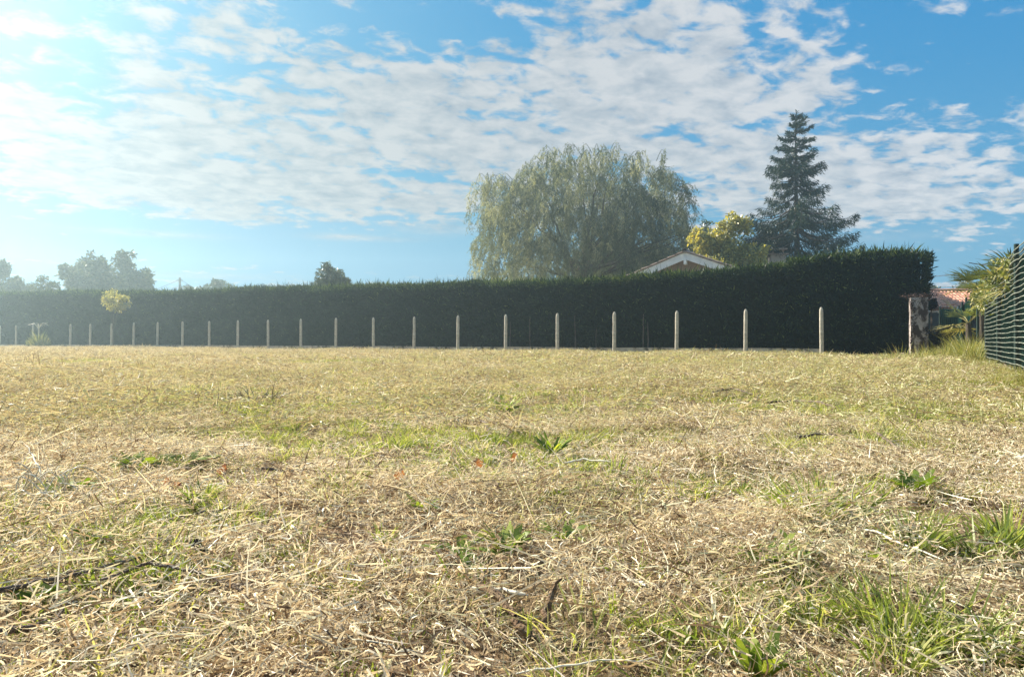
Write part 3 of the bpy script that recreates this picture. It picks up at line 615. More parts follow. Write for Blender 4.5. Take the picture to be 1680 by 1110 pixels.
# house with the white gable, gable end towards the camera
Yg = 37.0; Xg = at(1124, Yg); zr = zh(413, Yg); hwL = 4.8; hwR = 4.8; ze = zr - 4.8 * .385
house = empty('gabled_house', (Xg, Yg, 0), 'brown walled house with white bargeboards showing only its gable over the hedge', 'house', rz=R(-24))
a = Acc(); wv = [(-hwL + .45, .35, 0), (hwR - .45, .35, 0), (hwR - .45, .35, ze + .1), (0, .35, zr - .25), (-hwL + .45, .35, ze + .1)]; wv += [(x, 9.0, z) for x, y, z in wv]
a.add(wv, [(0, 1, 2, 4), (5, 9, 7, 6), (0, 5, 6, 1), (1, 6, 7, 2), (0, 4, 9, 5)], .5); a.T.append(np.array([(4, 2, 3), (9, 8, 7)])); a.obj('wall', M['gable'], house)
for s_ in (-1, 1):
    a = Acc(); sl_ = .385; w0, w1 = (0.0, hwL * 1.0)
    th_ = .36
    v = [(0, zr - .02), (s_ * w1, zr - .02 - w1 * sl_), (s_ * w1, zr - .02 - w1 * sl_ - th_), (0, zr - .02 - th_)]
    V = [(x + s_ * .004, 0.0, z) for x, z in v] + [(x + s_ * .004, .05, z) for x, z in v]
    a.add(V, [(0, 1, 2, 3), (4, 7, 6, 5), (0, 4, 5, 1), (1, 5, 6, 2), (2, 6, 7, 3), (3, 7, 4, 0)], .5); a.obj('bargeboard', M['white'], house)
    a = Acc(); V = [(0, .05, zr - .06), (s_ * w1, .05, zr - .06 - w1 * sl_), (s_ * w1, 9.4, zr - .06 - w1 * sl_), (0, 9.4, zr - .06)]; V += [(x, y, z - .06) for x, y, z in V]
    a.add(V, [(0, 1, 2, 3), (4, 7, 6, 5), (0, 4, 5, 1), (1, 5, 6, 2), (2, 6, 7, 3), (3, 7, 4, 0)], .5); so_ = a.obj('soffit', M['white'], house)
    a = Acc()
    # tiles run down the slope: build in a frame turned so the slope's fall is 'y'
    b_ = Acc(); tiled_slope(b_, -.06, 9.4, w1, zr - w1 * sl_, 0, zr, .24, 11, .05)
    V = b_.V[0]; V2 = np.stack([s_ * V[:, 1], V[:, 0], V[:, 2]], 1); b_.V[0] = V2; rf = b_.obj('roof_tiles', M['tile_grey'], house); rf['kind'] = 'stuff'
    # stepped verge tiles seen from the gable
    for k_ in range(11):
        x0 = w1 * k_ / 11; x1 = w1 * (k_ + 1.18) / 11; c_ = Acc(); ys = [-.10, .12]
        za, zb = zr + .045 - x0 * sl_ , zr + .085 - x1 * sl_
        V = [(s_ * x0, y, za) for y in ys] + [(s_ * x1, y, zb) for y in ys] + [(s_ * x0, y, za - .05) for y in ys] + [(s_ * x1, y, zb - .05) for y in ys]
        c_.add(V, [(0, 1, 3, 2), (4, 6, 7, 5), (0, 2, 6, 4), (1, 5, 7, 3), (2, 3, 7, 6), (0, 4, 5, 1)], .5); c_.obj('verge_tile', M['tile_grey'], house)
a = Acc(); a.tube([(0, -.12, zr + .05), (0, .3, zr + .05), (0, 9.4, zr + .05)], .12, 10); a.obj('ridge_tile', M['tile_grey'], house)
a = Acc(); a.box(-.07, .07, -.03, .35, zr - .62, zr - .30); a.obj('ridge_beam_end', M['white'], house)

# house with chimney hidden behind the tall hedge
Yc = 42.0; Xc = at(1286, Yc); h2 = empty('chimney_house', (Xc, Yc, 0), 'house hidden behind the hedge with only its pale chimney stack showing by the spruce', 'house', rz=R(-6))
a = Acc(); a.box(-3, 4.5, .4, 7, 0, 3.0); a.obj('wall', M['wall'], h2)
a = Acc(); tiled_slope(a, -3.3, 4.8, 0, 2.9, 3.7, 4.3); tiled_slope(a, -3.3, 4.8, 7.4, 2.9, 3.7, 4.3); a.obj('roof_tiles', M['tile'], h2)['kind'] = 'stuff'
ch = Acc(); ztc = zh(414, Yc); ch.box(-.42, .42, 1.2, 2.0, 3.2, ztc); cho = ch.obj('chimney', M['wall'], h2)
a = Acc(); a.box(-.56, .56, 1.06, 2.14, ztc + .002, ztc + .09); a.obj('cap', M['tile_grey'], cho)
a = Acc(); a.box(-.34, -.22, 1.3, 1.9, ztc + .092, ztc + .3); a.box(.22, .34, 1.3, 1.9, ztc + .092, ztc + .3); a.box(-.5, .5, 1.1, 2.1, ztc + .302, ztc + .38); a.obj('cowl', M['tile_grey'], cho)

# garage with the red canal-tile roof
Yt = 40.0; xl, xr_ = at(1508, Yt), at(1625, Yt); gar = empty('tiled_garage', ((xl + xr_) / 2, Yt, 0), 'low garage with red canal tile roof and dark open front behind the gate', 'garage', rz=R(-6))
wd = (xr_ - xl) / 2 + .2; zt, zb = zh(479, Yt + 2.6), zh(506, Yt)
a = Acc(); tiled_slope(a, -wd, wd, 0, zb, 2.6, zt + .03, .2, 7, .05); a.obj('roof_tiles', M['tile'], gar)['kind'] = 'stuff'
a = Acc(); tiled_slope(a, -wd, wd, 5.2, zb, 2.6, zt + .03, .2, 7, .05); a.obj('rear_roof_tiles', M['tile'], gar)['kind'] = 'stuff'
a = Acc(); a.tube([(-wd, 2.6, zt + .08), (0, 2.6, zt + .08), (wd, 2.6, zt + .08)], .11, 10); a.obj('ridge_tile', M['tile'], gar)
a = Acc(); a.box(-wd + .1, wd - .1, 5.0, 5.15, 0, zb); a.box(-wd + .1, -wd + .25, .3, 5.0, 0, zb - .05); a.box(wd - .25, wd - .1, .3, 5.0, 0, zb - .05); a.box(.4, wd - .25, .3, .45, 0, zb - .32); a.obj('wall', M['dark'], gar)
a = Acc(); a.box(-wd + .25, .35, .34, .40, 0, zb - .3); a.obj('door', M['dark'], gar)
a = Acc(); u_ = np.linspace(-wd + .1, .9, 12); a.tube(np.column_stack([u_, u_ * 0 + .2, zb - .34 + .20 * np.sin(np.linspace(0, np.pi, 12))]), .05, 6); a.obj('arched_lintel', M['wall'], gar)
for x in (-.75, -.1): a = Acc(); a.box(x, x + .38, .22, .30, zb - .22, zb - .10); a.obj('transom_window', M['white'], gar)
cz_ = at(1515, 46.0); chn = empty('distant_chimney', (cz_, 46, 0), 'slim grey chimney stack at the right edge of the tall hedge', 'chimney')
a = Acc(); a.box(-.28, .05, -.2, .2, 0, zh(462, 46)); a.obj('stack', M['wall'], chn); a = Acc(); a.tube([(.22, 0, 0), (.22, 0, zh(457, 46))], .07, 8); a.obj('flue_pipe', M['pole'], chn)

# ------------------------------------------------------------------ green fence on the right
fl = lambda Y: np.array([0.56 * Y + 1.2, Y]); FU = unit(np.array([.56, 1.0])); FH = 1.66
fe = empty('wire_fence', (*fl(9.8), 0), 'dark green mesh fence with sagging horizontal strands along the right edge', 'fence')
O = fl(9.8)
fy = np.array([2.5, 4.9, 7.35, 9.8, 12.25, 14.7])
a = Acc(); a.tube([(0, 0, -.3), (0, 0, 1.0), (0, 0, FH + .12)], .03, 8); pmesh = a.mesh('post', M['metal_green'], True)
for y in fy:
    p = fl(y) - O; o = ob('post', pmesh, fe, (p[0], p[1], 0))
yy = np.linspace(2.5, 14.7, 200); base = np.array([fl(y) for y in yy]) - O; Nf = np.array([-FU[1], FU[0]])     # towards the field
for k_ in range(24):
    z0 = .05 + k_ * (FH - .03) / 23; sag = .008 * np.sin((yy - 2.5) / 2.45 * np.pi * 1.0) ** 2 + (lerp_noise(yy * 2.3, yy * 0 + k_ * 1.3, 7) - .5) * .015 + (lerp_noise(yy * 6, yy * 0 + k_ * 3.3, 8) - .5) * .007
    zz_ = z0 - sag * (0.4 + k_ / 23); off = .035 + .010 * np.sin(yy * 5 + k_)
    V = []
    a = Acc(); P = np.column_stack([base[:, 0] + Nf[0] * off, base[:, 1] + Nf[1] * off, zz_])
    hh_ = .0045; V = np.stack([P + [0, 0, hh_], P - [0, 0, hh_]], 1).reshape(-1, 3); i = np.arange(len(yy) - 1) * 2
    back = P - np.append(Nf, 0) * .012; V = np.concatenate([V, np.stack([back + [0, 0, hh_], back - [0, 0, hh_]], 1).reshape(-1, 3)]); m_ = len(yy) * 2
    a.add(V, np.concatenate([np.stack([i, i + 1, i + 3, i + 2], 1), np.stack([i + m_, i + 2 + m_, i + 3 + m_, i + 1 + m_], 1), np.stack([i, i + 2, i + 2 + m_, i + m_], 1), np.stack([i + 1, i + 1 + m_, i + 3 + m_, i + 3], 1)]), .5)
    a.obj('strand', M['pale_wire'] if k_ % 1 == 0 else M['metal_green'], fe)
a = Acc(); sx = np.arange(2.5, 14.7, .10)
for y in sx:
    p = fl(y) - O; a.tube([(p[0] + Nf[0] * .02, p[1] + Nf[1] * .02, .02), (p[0] + Nf[0] * .02 + .004, p[1] + Nf[1] * .02, FH)], .0035, 3)
v_ = a.obj('vertical_wires', M['metal_green'], fe); v_['kind'] = 'stuff'
a = Acc(); ww = .02 * np.sin(yy * 3.3); Lw = np.column_stack([base[:, 0] - Nf[0] * (.03 + ww), base[:, 1] - Nf[1] * (.03 + ww)])
V = np.concatenate([np.column_stack([Lw, np.full(len(yy), .01)]), np.column_stack([Lw, FH - .05 - .03 * np.abs(np.sin(yy * 1.28))])]); i = np.arange(len(yy) - 1); m_ = len(yy)
a.add(V, np.stack([i, i + 1, i + 1 + m_, i + m_], 1), .5); sc_o = a.obj('screen_cloth', M['cloth'], fe)
sol = sc_o.modifiers.new('thick', 'SOLIDIFY'); sol.thickness = .006

# far half of the boundary: green screened panels
fp = empty('screened_fence', (*fl(19.6), 0), 'green corrugated screening fence beyond the palms, right of the pillar', 'fence'); O2 = fl(19.6)
for y in (17.15, 19.6, 22.05, 24.5, 26.95):
    p = fl(y) - O2; ob('post', pmesh, fp, (p[0], p[1], 0))
for y0 in (17.15, 19.6, 22.05, 24.5):
    if y0 == 17.15: continue
    uu = np.linspace(0, 1, 60); pts = np.array([fl(y0 + 2.3 * u__ + .08) for u__ in uu]) - O2; off = .03 * np.sin(uu * 2 * np.pi * 14)
    B = np.column_stack([pts[:, 0] + Nf[0] * off, pts[:, 1] + Nf[1] * off]); a = Acc(); i = np.arange(59)
    V = np.concatenate([np.column_stack([B, np.full(60, .02)]), np.column_stack([B, np.full(60, 1.6)])]); a.add(V, np.stack([i, i + 1, i + 61, i + 60], 1), .5)
    o = a.obj('screen_panel', M['cloth'], fp); s2 = o.modifiers.new('thick', 'SOLIDIFY'); s2.thickness = .008
    a = Acc(); a.tube([(*pts[0], 1.62), (*pts[-1], 1.62)], .018, 6); a.obj('top_rail', M['metal_green'], fp)
# greenhouse-like pale sheet behind the palms
p = fl(19.0) + np.array([.9, .0]); a = Acc(); a.box(-.6, .8, 0, .05, .3, 1.25); tag(a.obj('grey_sheet', M['wall']), 'dull grey sheet leaning behind the fence post under the palms', 'sheet').location = (p[0], p[1], 0)

gp_ = empty('green_panel', (16.1, 27.2, 0), 'dark green corrugated panel standing between the dark garage door and the palms', 'panel', rz=.25)
u_ = np.linspace(-.45, .45, 90); yo = .03 * np.sin(u_ * 2 * np.pi / .09); a = Acc(); i_ = np.arange(89)
a.add(np.concatenate([np.column_stack([u_, yo, np.full(90, .03)]), np.column_stack([u_, yo, np.full(90, 1.66)])]), np.stack([i_, i_ + 1, i_ + 91, i_ + 90], 1), .5)
M['panel'] = solid('green_painted_panel', (0.014, 0.055, 0.04), (0.03, 0.11, 0.075), 4, .6, .2, 30, stretch=(1, 1, .3))
o = a.obj('sheet', M['panel'], gp_); o.modifiers.new('thick', 'SOLIDIFY').thickness = .006
for x_ in (-.49, .49): a = Acc(); a.tube([(x_, -.06, -.2), (x_, -.06, .8), (x_, -.06, 1.74)], .03, 8); a.obj('post', M['metal_green'], gp_)
# palms behind the fence and one leaning into the field
def palm(label, x, y, h, nfr, L, lean=(0, 0)):
    t = empty('fan_palm', (x, y, 0), label, 'palm', 'fan palms along the green fence')
    a = Acc(); zz_ = np.linspace(-.1, h, 6); a.tube(np.column_stack([lean[0] * zz_ ** 2 * .1, lean[1] * zz_ ** 2 * .1, zz_]), np.linspace(.09, .06, 6), 8); a.obj('trunk', M['bark'], t)
    top = np.array([lean[0] * h * h * .1, lean[1] * h * h * .1, h])
    for f in range(nfr):
        th = f * 2.4 + random.random(); e = random.uniform(-.3, 1.3); d_ = unit(np.array([math.cos(th), math.sin(th), e])); l_ = L * random.uniform(.7, 1.1)
        hub = top + d_ * l_ * .5 + np.array([0, 0, -.05]); st = Acc(); st.tube([top, (top + hub) / 2 + [0, 0, .03], hub], [.012, .010, .008], 4, .9)
        k_ = 17; ang = np.linspace(-1.35, 1.35, k_); sd = unit(np.cross(d_, [0, 0, 1.])); upv = np.cross(sd, d_)
        Dv = unit(np.cos(ang)[:, None] * d_ + np.sin(ang)[:, None] * sd + upv * .12 + RNG.normal(0, .05, (k_, 3)))
        V, Q, r = blades(np.tile(hub, (k_, 1)), Dv, l_ * RNG.uniform(.5, .68, k_), .030, np.tile([0, 0, -.22], (k_, 1)) + rdir(k_) * .05, 3, unit(np.cross(Dv, np.tile(upv, (k_, 1)))), 'leaf', np.clip(RNG.normal(.35 + .5 * (e < 0), .12, k_), 0, 1))
        st.Q.append(Q + st.n); st.V.append(V); st.r.append(r); st.n += len(V)
        st.obj('frond', M['palm'], t)
for px, Yp, ytop, hh_, nf_, L_, lab, ln in (
        (1640, 15.6, 440, 1.45, 18, .95, 'fan palm with spiky fronds rising behind the fence, second palm from the right edge', (-.2, 0)),
        (1690, 11.6, 420, 1.25, 18, .85, 'fan palm at the right edge with sharp fronds above the mesh fence', (-.1, 0)),
        (1612, 18.2, 450, 1.5, 16, .95, 'fan palm with drooping yellow fronds at the end of the striped fence', (-.25, 0)),
        (1590, 19.0, 470, 0.95, 12, .9, 'short fan palm with bleached fronds hanging before the green screening', (-.3, -.1))):
    palm(lab, at(px, Yp), Yp, zh(ytop, Yp) - L_ * .45 if hh_ > 1 else hh_, nf_, L_, ln)
broad_tree('shrub', 'dark bush pressed behind the striped mesh fence', 1690, 13.6, 600, 432, 40, 26, 12000, .08, .035, M['dark_leaf'], 'shrub', crown_lo=.1, clump=.3, trunk_r=.05, yspread=.5)
broad_tree('shrub', 'dark bush just outside the right edge behind the mesh fence', 1790, 10.4, 600, 420, 70, 26, 10000, .08, .035, M['dark_leaf'], 'shrub', crown_lo=.1, clump=.3, trunk_r=.05, yspread=.8)
broad_tree('shrub', 'yellow green bush between the palms and the tiled roof', 1614, 20.5, 600, 480, 8, 12, 2500, .09, .035, M['palm'], 'shrub', crown_lo=.1, clump=.35, trunk_r=.02)

n_ = 4200; yf = RNG.uniform(10.2, 17.5, n_); P = np.column_stack([.56 * yf + 1.2 + RNG.normal(.06, .10, n_), yf, 1.62 - np.abs(RNG.normal(0, .20, n_)) * (yf > 0) + RNG.normal(0, .07, n_) + .10 * (fbm(yf * 2, yf * 0, 14) - .4)])
k_ = fbm(P[:, 1] * 1.6, P[:, 2] * 3, 15) > .44; P = P[k_]; n_ = len(P); c = P.mean(0) * [1, 1, 0]; cl_ = empty('climber', c, 'loose pale green climber spilling over the top of the striped mesh fence', 'climbing plant')
V, Q, r = blades(P - c, unit(rdir(n_) + [-.3, 0, -.1]), RNG.uniform(.05, .13, n_), RNG.uniform(.018, .04, n_), rdir(n_) * .2, 2, None, 'leaf'); ob('foliage', mesh_np('climber_foliage', V, [Q], M['palm'], r), cl_)
a = Acc()
for k_ in range(7):
    y_ = np.sort(RNG.uniform(10.4, 17, 7)); a.tube(np.column_stack([.56 * y_ + 1.25 - c[0], y_ - c[1], 1.58 + RNG.normal(0, .06, 7)]), .008, 4)
for y_ in (10.9, 13.1, 15.3): a.tube([(.56 * y_ + 1.28 - c[0], y_ - c[1], 0), (.56 * y_ + 1.3 - c[0], y_ - c[1] + .1, .8), (.56 * y_ + 1.26 - c[0], y_ - c[1], 1.6)], .012, 5)
a.obj('stems', M['bark'], cl_)

# ------------------------------------------------------------------ utility pole and wires
up_ = empty('utility_pole', (at(295, 120), 120, 0), 'thin dark utility pole carrying sagging wires over the left hedge', 'utility pole')
a = Acc(); zp = zh(455, 120); a.tube([(0, 0, 0), (0, 0, zp)], [.28, .2], 8); a.obj('pole', M['pole'], up_)
a = Acc(); a.box(-.5, .5, -.08, .08, zp - .55, zp - .40); a.obj('crossarm', M['pole'], up_)
def wire(label, p0, p1, sag, r_=.03):
    t_ = np.linspace(0, 1, 24)[:, None]; P = np.asarray(p0) * (1 - t_) + np.asarray(p1) * t_; P[:, 2] -= sag * 4 * (t_[:, 0]) * (1 - t_[:, 0])
    a = Acc(); a.tube(P, r_, 5); tag(a.obj('overhead_wire', M['wire']), label, 'overhead wire')
wire('wire dropping left from the utility pole behind the big hazy tree', (at(295, 120), 120, zp - .3), (at(120, 105), 105, zh(500, 105)), .9, .035)
wire('wire dropping right from the utility pole towards the low treetops', (at(295, 120), 120, zp - .3), (at(420, 130), 130, zh(495, 130)), 1.2, .035)
wire('upper dark wire crossing the sky right of the tall hedge', (at(1440, 60), 60, zh(458, 60)), (at(1720, 30), 30, zh(424, 30)), .25, .018)
wire('lower faint wire just above the red tiled roof', (at(1440, 75), 75, zh(470, 75)), (at(1720, 60), 60, zh(459, 60)), .3, .016)
wire('short wire end poking out over the left-hand palm', (at(1590, 32), 32, zh(431, 32)), (at(1720, 30), 30, zh(438, 30)), .1, .02)

# ------------------------------------------------------------------ straw and grass (stuff, instanced patches)
protos = bpy.data.collections.new('ground_cover_sources')
def proto_coll(name, meshes):
    c = bpy.data.collections.new(name)
    for i_, me in enumerate(meshes): o = bpy.data.objects.new(f'{name}_{i_:02d}', me); c.objects.link(o)
    return c
def scatter(name, label, P, rz, s_, idx, coll, m_, tilt=None):
    me = bpy.data.meshes.new(name); me.vertices.add(len(P)); me.vertices.foreach_set('co', np.asarray(P, np.float32).ravel())
    rot = np.zeros((len(P), 3), np.float32); rot[:, 2] = rz
    if tilt is not None: rot[:, :2] = tilt
    for nm, ty, dat, key in (('rot', 'FLOAT_VECTOR', rot.ravel(), 'vector'), ('scl', 'FLOAT', np.asarray(s_, np.float32), 'value'), ('idx', 'INT', np.asarray(idx, np.int32), 'value')):
        a_ = me.attributes.new(nm, ty, 'POINT'); a_.data.foreach_set(key, dat)
    o = ob(name, me); tag(o, label, kind='stuff')
    ng = bpy.data.node_groups.new(name, 'GeometryNodeTree'); ng.interface.new_socket('Geometry', in_out='INPUT', socket_type='NodeSocketGeometry'); ng.interface.new_socket('Geometry', in_out='OUTPUT', socket_type='NodeSocketGeometry')
    nn = ng.nodes; gi = nn.new('NodeGroupInput'); go = nn.new('NodeGroupOutput'); iop = nn.new('GeometryNodeInstanceOnPoints'); ci = nn.new('GeometryNodeCollectionInfo')
    ci.inputs['Collection'].default_value = coll; ci.inputs['Separate Children'].default_value = True; ci.inputs['Reset Children'].default_value = True
    def attr(nm, ty): n_ = nn.new('GeometryNodeInputNamedAttribute'); n_.data_type = ty; n_.inputs[0].default_value = nm; return n_.outputs['Attribute']
    L_ = ng.links.new; L_(gi.outputs[0], iop.inputs['Points']); L_(ci.outputs[0], iop.inputs['Instance']); iop.inputs['Pick Instance'].default_value = True
    L_(attr('idx', 'INT'), iop.inputs['Instance Index']); L_(attr('rot', 'FLOAT_VECTOR'), iop.inputs['Rotation']); L_(attr('scl', 'FLOAT'), iop.inputs['Scale']); L_(iop.outputs[0], go.inputs[0])
    md = o.modifiers.new('scatter', 'NODES'); md.node_group = ng; me.materials.append(m_); return o

def straw_patch(rad, n_, L0, L1, w0, w1, zmax, curl, m_, upr=.0):
    r_ = rad * np.sqrt(RNG.random(n_)); th = RNG.random(n_) * 6.283
    P = np.column_stack([r_ * np.cos(th), r_ * np.sin(th), zmax * RNG.random(n_) ** 1.6]); fa = RNG.random(n_) * 6.283
    elv = np.abs(RNG.normal(0, .16, n_)) - .04; k_ = RNG.random(n_) < upr; elv = np.where(k_, RNG.uniform(.5, 1.4, n_), elv)
    Dv = unit(np.column_stack([np.cos(fa), np.sin(fa), np.tan(np.clip(elv, -.3, 1.45))])); L = L0 + (L1 - L0) * RNG.random(n_) ** 2.4
    side = unit(np.cross(Dv, rdir(n_))); bend = rdir(n_, .5) * curl * RNG.random(n_)[:, None]
    V, Q, r = blades(P, Dv, L, RNG.uniform(w0, w1, n_), bend, 3, side, 'ribbon' if False else 'blade')
    return V, Q, r
def curls(rad, n_, w0, w1, zmax):
    """short curled scraps of shredded grass"""
    r_ = rad * np.sqrt(RNG.random(n_)); th = RNG.random(n_) * 6.283; c = np.column_stack([r_ * np.cos(th), r_ * np.sin(th), zmax * RNG.random(n_) ** 1.4])
    R_ = RNG.uniform(.005, .022, n_); a0 = RNG.random(n_) * 6.283; span = RNG.uniform(1.0, 3.6, n_); A = rdir(n_, .45); B = unit(np.cross(A, rdir(n_))); S_ = np.cross(A, B)
    t_ = np.linspace(0, 1, 6); an = a0[:, None] + span[:, None] * t_; ctr = c[:, None] + R_[:, None, None] * (np.cos(an)[..., None] * A[:, None] + np.sin(an)[..., None] * B[:, None])
    hw = (RNG.uniform(w0, w1, n_)[:, None] * .5 * np.array([.5, 1, 1, 1, .8, .3]))[..., None] * S_[:, None]
    V = np.stack([ctr - hw, ctr + hw], 2).reshape(-1, 3); b = ((np.arange(n_) * 12)[:, None] + (np.arange(5) * 2)[None]).ravel()
    return V, np.stack([b, b + 1, b + 3, b + 2], 1), np.repeat(RNG.random(n_), 12)
near = proto_coll('straw_near', [mesh_np('straw_near', *(lambda j: (j[0], [j[1]], M['straw'], j[2]))(join([straw_patch(.26, 230, .015, .085, .0010, .0032, .030, .7, M['straw'], .10), straw_patch(.26, 7, .10, .22, .0015, .003, .036, .2, M['straw'], 0), curls(.26, 270, .0010, .0034, .028)]))) for _ in range(9)])
mid = proto_coll('straw_mid', [mesh_np('straw_mid', *(lambda j: (j[0], [j[1]], M['straw_mid'], j[2]))(join([straw_patch(.5, 330, .025, .12, .003, .0065, .045, .6, None, .14), curls(.5, 150, .003, .007, .04)]))) for _ in range(7)])
farp = proto_coll('straw_far', [mesh_np('straw_far', *(lambda j: (j[0], [j[1]], M['straw_mid'], j[2]))(join([straw_patch(1.1, 620, .04, .16, .007, .014, .05, .6, None, .10)]))) for _ in range(6)])
def in_field(x, y, m_=0.3):
    d_ = (x - P0[0]) * NB[0] + (y - P0[1]) * NB[1]; f_ = (x - (0.56 * y + 1.2)); return (d_ < -m_) & (f_ < -.05)
def pts(dens, r0, r1, spread=1.05, back=0.0):
    """random points in the wedge in front of the camera, between two distances"""
    A = (2 * r1) * r1 * 1.2; n_ = int(dens * 2 * spread * r1 * (r1 - r0 + (0 if r0 > 1 else 1)));
    y = RNG.uniform(r0 * .55 - back, r1, n_); x = RNG.uniform(-spread * r1, spread * r1, n_); rr = np.hypot(x, y)
    k_ = (rr >= r0) & (rr < r1) & (np.abs(x) < np.maximum(y, 0) * .85 + 1.6) & in_field(x, y); return x[k_], y[k_]
def place(name, label, x, y, coll, nprot, m_, smin=.8, smax=1.25, dz=0.0, tilt=.06):
    z = gz(x, y) + dz; n_ = len(x); return scatter(name, label, np.column_stack([x, y, z]), RNG.random(n_) * 6.283, RNG.uniform(smin, smax, n_), RNG.integers(0, nprot, n_), coll, m_, RNG.normal(0, tilt, (n_, 2)))
def pile(x, y): return np.clip((fbm(x * 1.5, y * 2.2, 61, 3) - .50) * 5, -.6, 1)       # raked heaps and bare hollows
def thin(x, y, b): k_ = RNG.random(len(x)) < np.clip(b + .8 * pile(x, y), .12, 1); return x[k_], y[k_]
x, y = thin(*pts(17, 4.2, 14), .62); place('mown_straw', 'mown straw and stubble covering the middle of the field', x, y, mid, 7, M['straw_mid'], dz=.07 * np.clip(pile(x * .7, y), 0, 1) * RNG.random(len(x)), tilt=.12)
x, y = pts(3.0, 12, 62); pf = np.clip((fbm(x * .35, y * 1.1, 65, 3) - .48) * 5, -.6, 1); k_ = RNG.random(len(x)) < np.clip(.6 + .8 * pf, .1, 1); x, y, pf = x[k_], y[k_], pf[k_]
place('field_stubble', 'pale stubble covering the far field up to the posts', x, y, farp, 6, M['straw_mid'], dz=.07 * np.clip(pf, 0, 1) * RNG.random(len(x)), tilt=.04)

# green tufts
def tuft(nb, h0, h1, w0, w1, rad, spread=.5, straw=.0):
    th = RNG.random(nb) * 6.283; r_ = rad * np.sqrt(RNG.random(nb)); P = np.column_stack([np.cos(th) * r_, np.sin(th) * r_, np.zeros(nb)])
    Dv = unit(np.column_stack([np.cos(th) * spread * RNG.random(nb) + RNG.normal(0, .2, nb), np.sin(th) * spread * RNG.random(nb) + RNG.normal(0, .2, nb), np.ones(nb)]))
    bend = np.column_stack([np.cos(th), np.sin(th), -np.ones(nb) * .5]) * RNG.uniform(.05, .55, nb)[:, None]
    return blades(P, Dv, RNG.uniform(h0, h1, nb), RNG.uniform(w0, w1, nb), bend, 4, None, 'blade', np.clip(RNG.normal(.4 + straw, .25, nb), 0, 1))
tn = proto_coll('tuft_near', [mesh_np('tuft_near', *(lambda j: (j[0], [j[1]], M['grass'], j[2]))(tuft(random.randint(14, 40), .035, random.uniform(.06, .10), .0022, .0052, random.uniform(.02, .08), .7, random.choice([-.1, 0, .3])))) for _ in range(10)])
tf = proto_coll('tuft_far', [mesh_np('tuft_far', *(lambda j: (j[0], [j[1]], M['grass'], j[2]))(tuft(90, .04, .10, .005, .010, .30, .7, random.choice([0, .2, .35])))) for _ in range(7)])
def gmask(x, y): return fbm(x * .55 + 3, y * .55, 41, 3) + .035 * x + .22 * (fbm(x * 2.3, y * 2.3, 77, 2) - .5)
x, y = pts(150, .5, 6.5); k_ = (gmask(x, y) - .5) * .8 + .5 + .16 * (fbm(x * 5, y * 5, 83, 2) - .5) * 2 + RNG.random(len(x)) * .50 > .74; x, y = x[k_], y[k_]; place('green_grass', 'short green grass sprouting through the straw in the foreground', x, y, tn, 10, M['grass'], .45, 1.15, 0.006)
x, y = pts(13, 6, 30); k_ = (gmask(x * .8, y * .8) - .5) * .8 + .5 + RNG.random(len(x)) * .5 > .72; x, y = x[k_], y[k_]; place('green_grass_distant', 'patches of short green grass across the middle field', x, y, tf, 7, M['grass'], .45, 1.0, 0.0)
# tall grass along the green fence foot and below the hedge
M['tall'] = foliage('tall_dry_grass', [(0.0, (0.09, 0.12, 0.03)), (0.5, (0.20, 0.22, 0.06)), (0.8, (0.34, 0.32, 0.11)), (1.0, (0.46, 0.38, 0.18))], 0.35, (1.2, 1.15, 0.5), 1.0, 0.3, gloss=0.02)
tt_ = proto_coll('tall_tuft', [mesh_np('tall_tuft', *(lambda j: (j[0], [j[1]], M['tall'], j[2]))(tuft(46, .2, .62, .006, .013, .14, .35, .25))) for _ in range(5)])
yf = RNG.uniform(14.5, 25, 200); off = RNG.exponential(.38, 200) * np.clip((27 - yf) / 8, .1, 1); x = .56 * yf + 1.2 - off * .9; place('tall_grass', 'tall yellow green grass growing at the foot of the green fence', x, yf, tt_, 5, M['grass'], .5, 1.0)
n_ = 46; yf = RNG.uniform(15.2, 21, n_); place('tall_reeds', 'tall yellowish reeds rising beside the green fence under the palms', .56 * yf + 1.15 - RNG.uniform(.0, .35, n_), yf, tt_, 5, M['palm'], .7, 1.55)
yf = RNG.uniform(5.5, 15, 260); x = .56 * yf + 1.2 - RNG.exponential(.12, 260); place('fence_foot_grass', 'short grass along the foot of the striped mesh fence', x, yf, tt_, 5, M['grass'], .18, .4)
s_ = RNG.uniform(-.9, 22, 420); q = np.array([line(v, random.uniform(-.32, -.08)) for v in s_]); wk = (fbm(s_ * 1.3, s_ * 0, 51) > .52) | (s_ < 1.8); q = q[wk]
place('post_foot_weeds', 'brownish weeds along the foot of the posts and boards', q[:, 0], q[:, 1], tt_, 5, M['brown_leaf'], .15, .42)

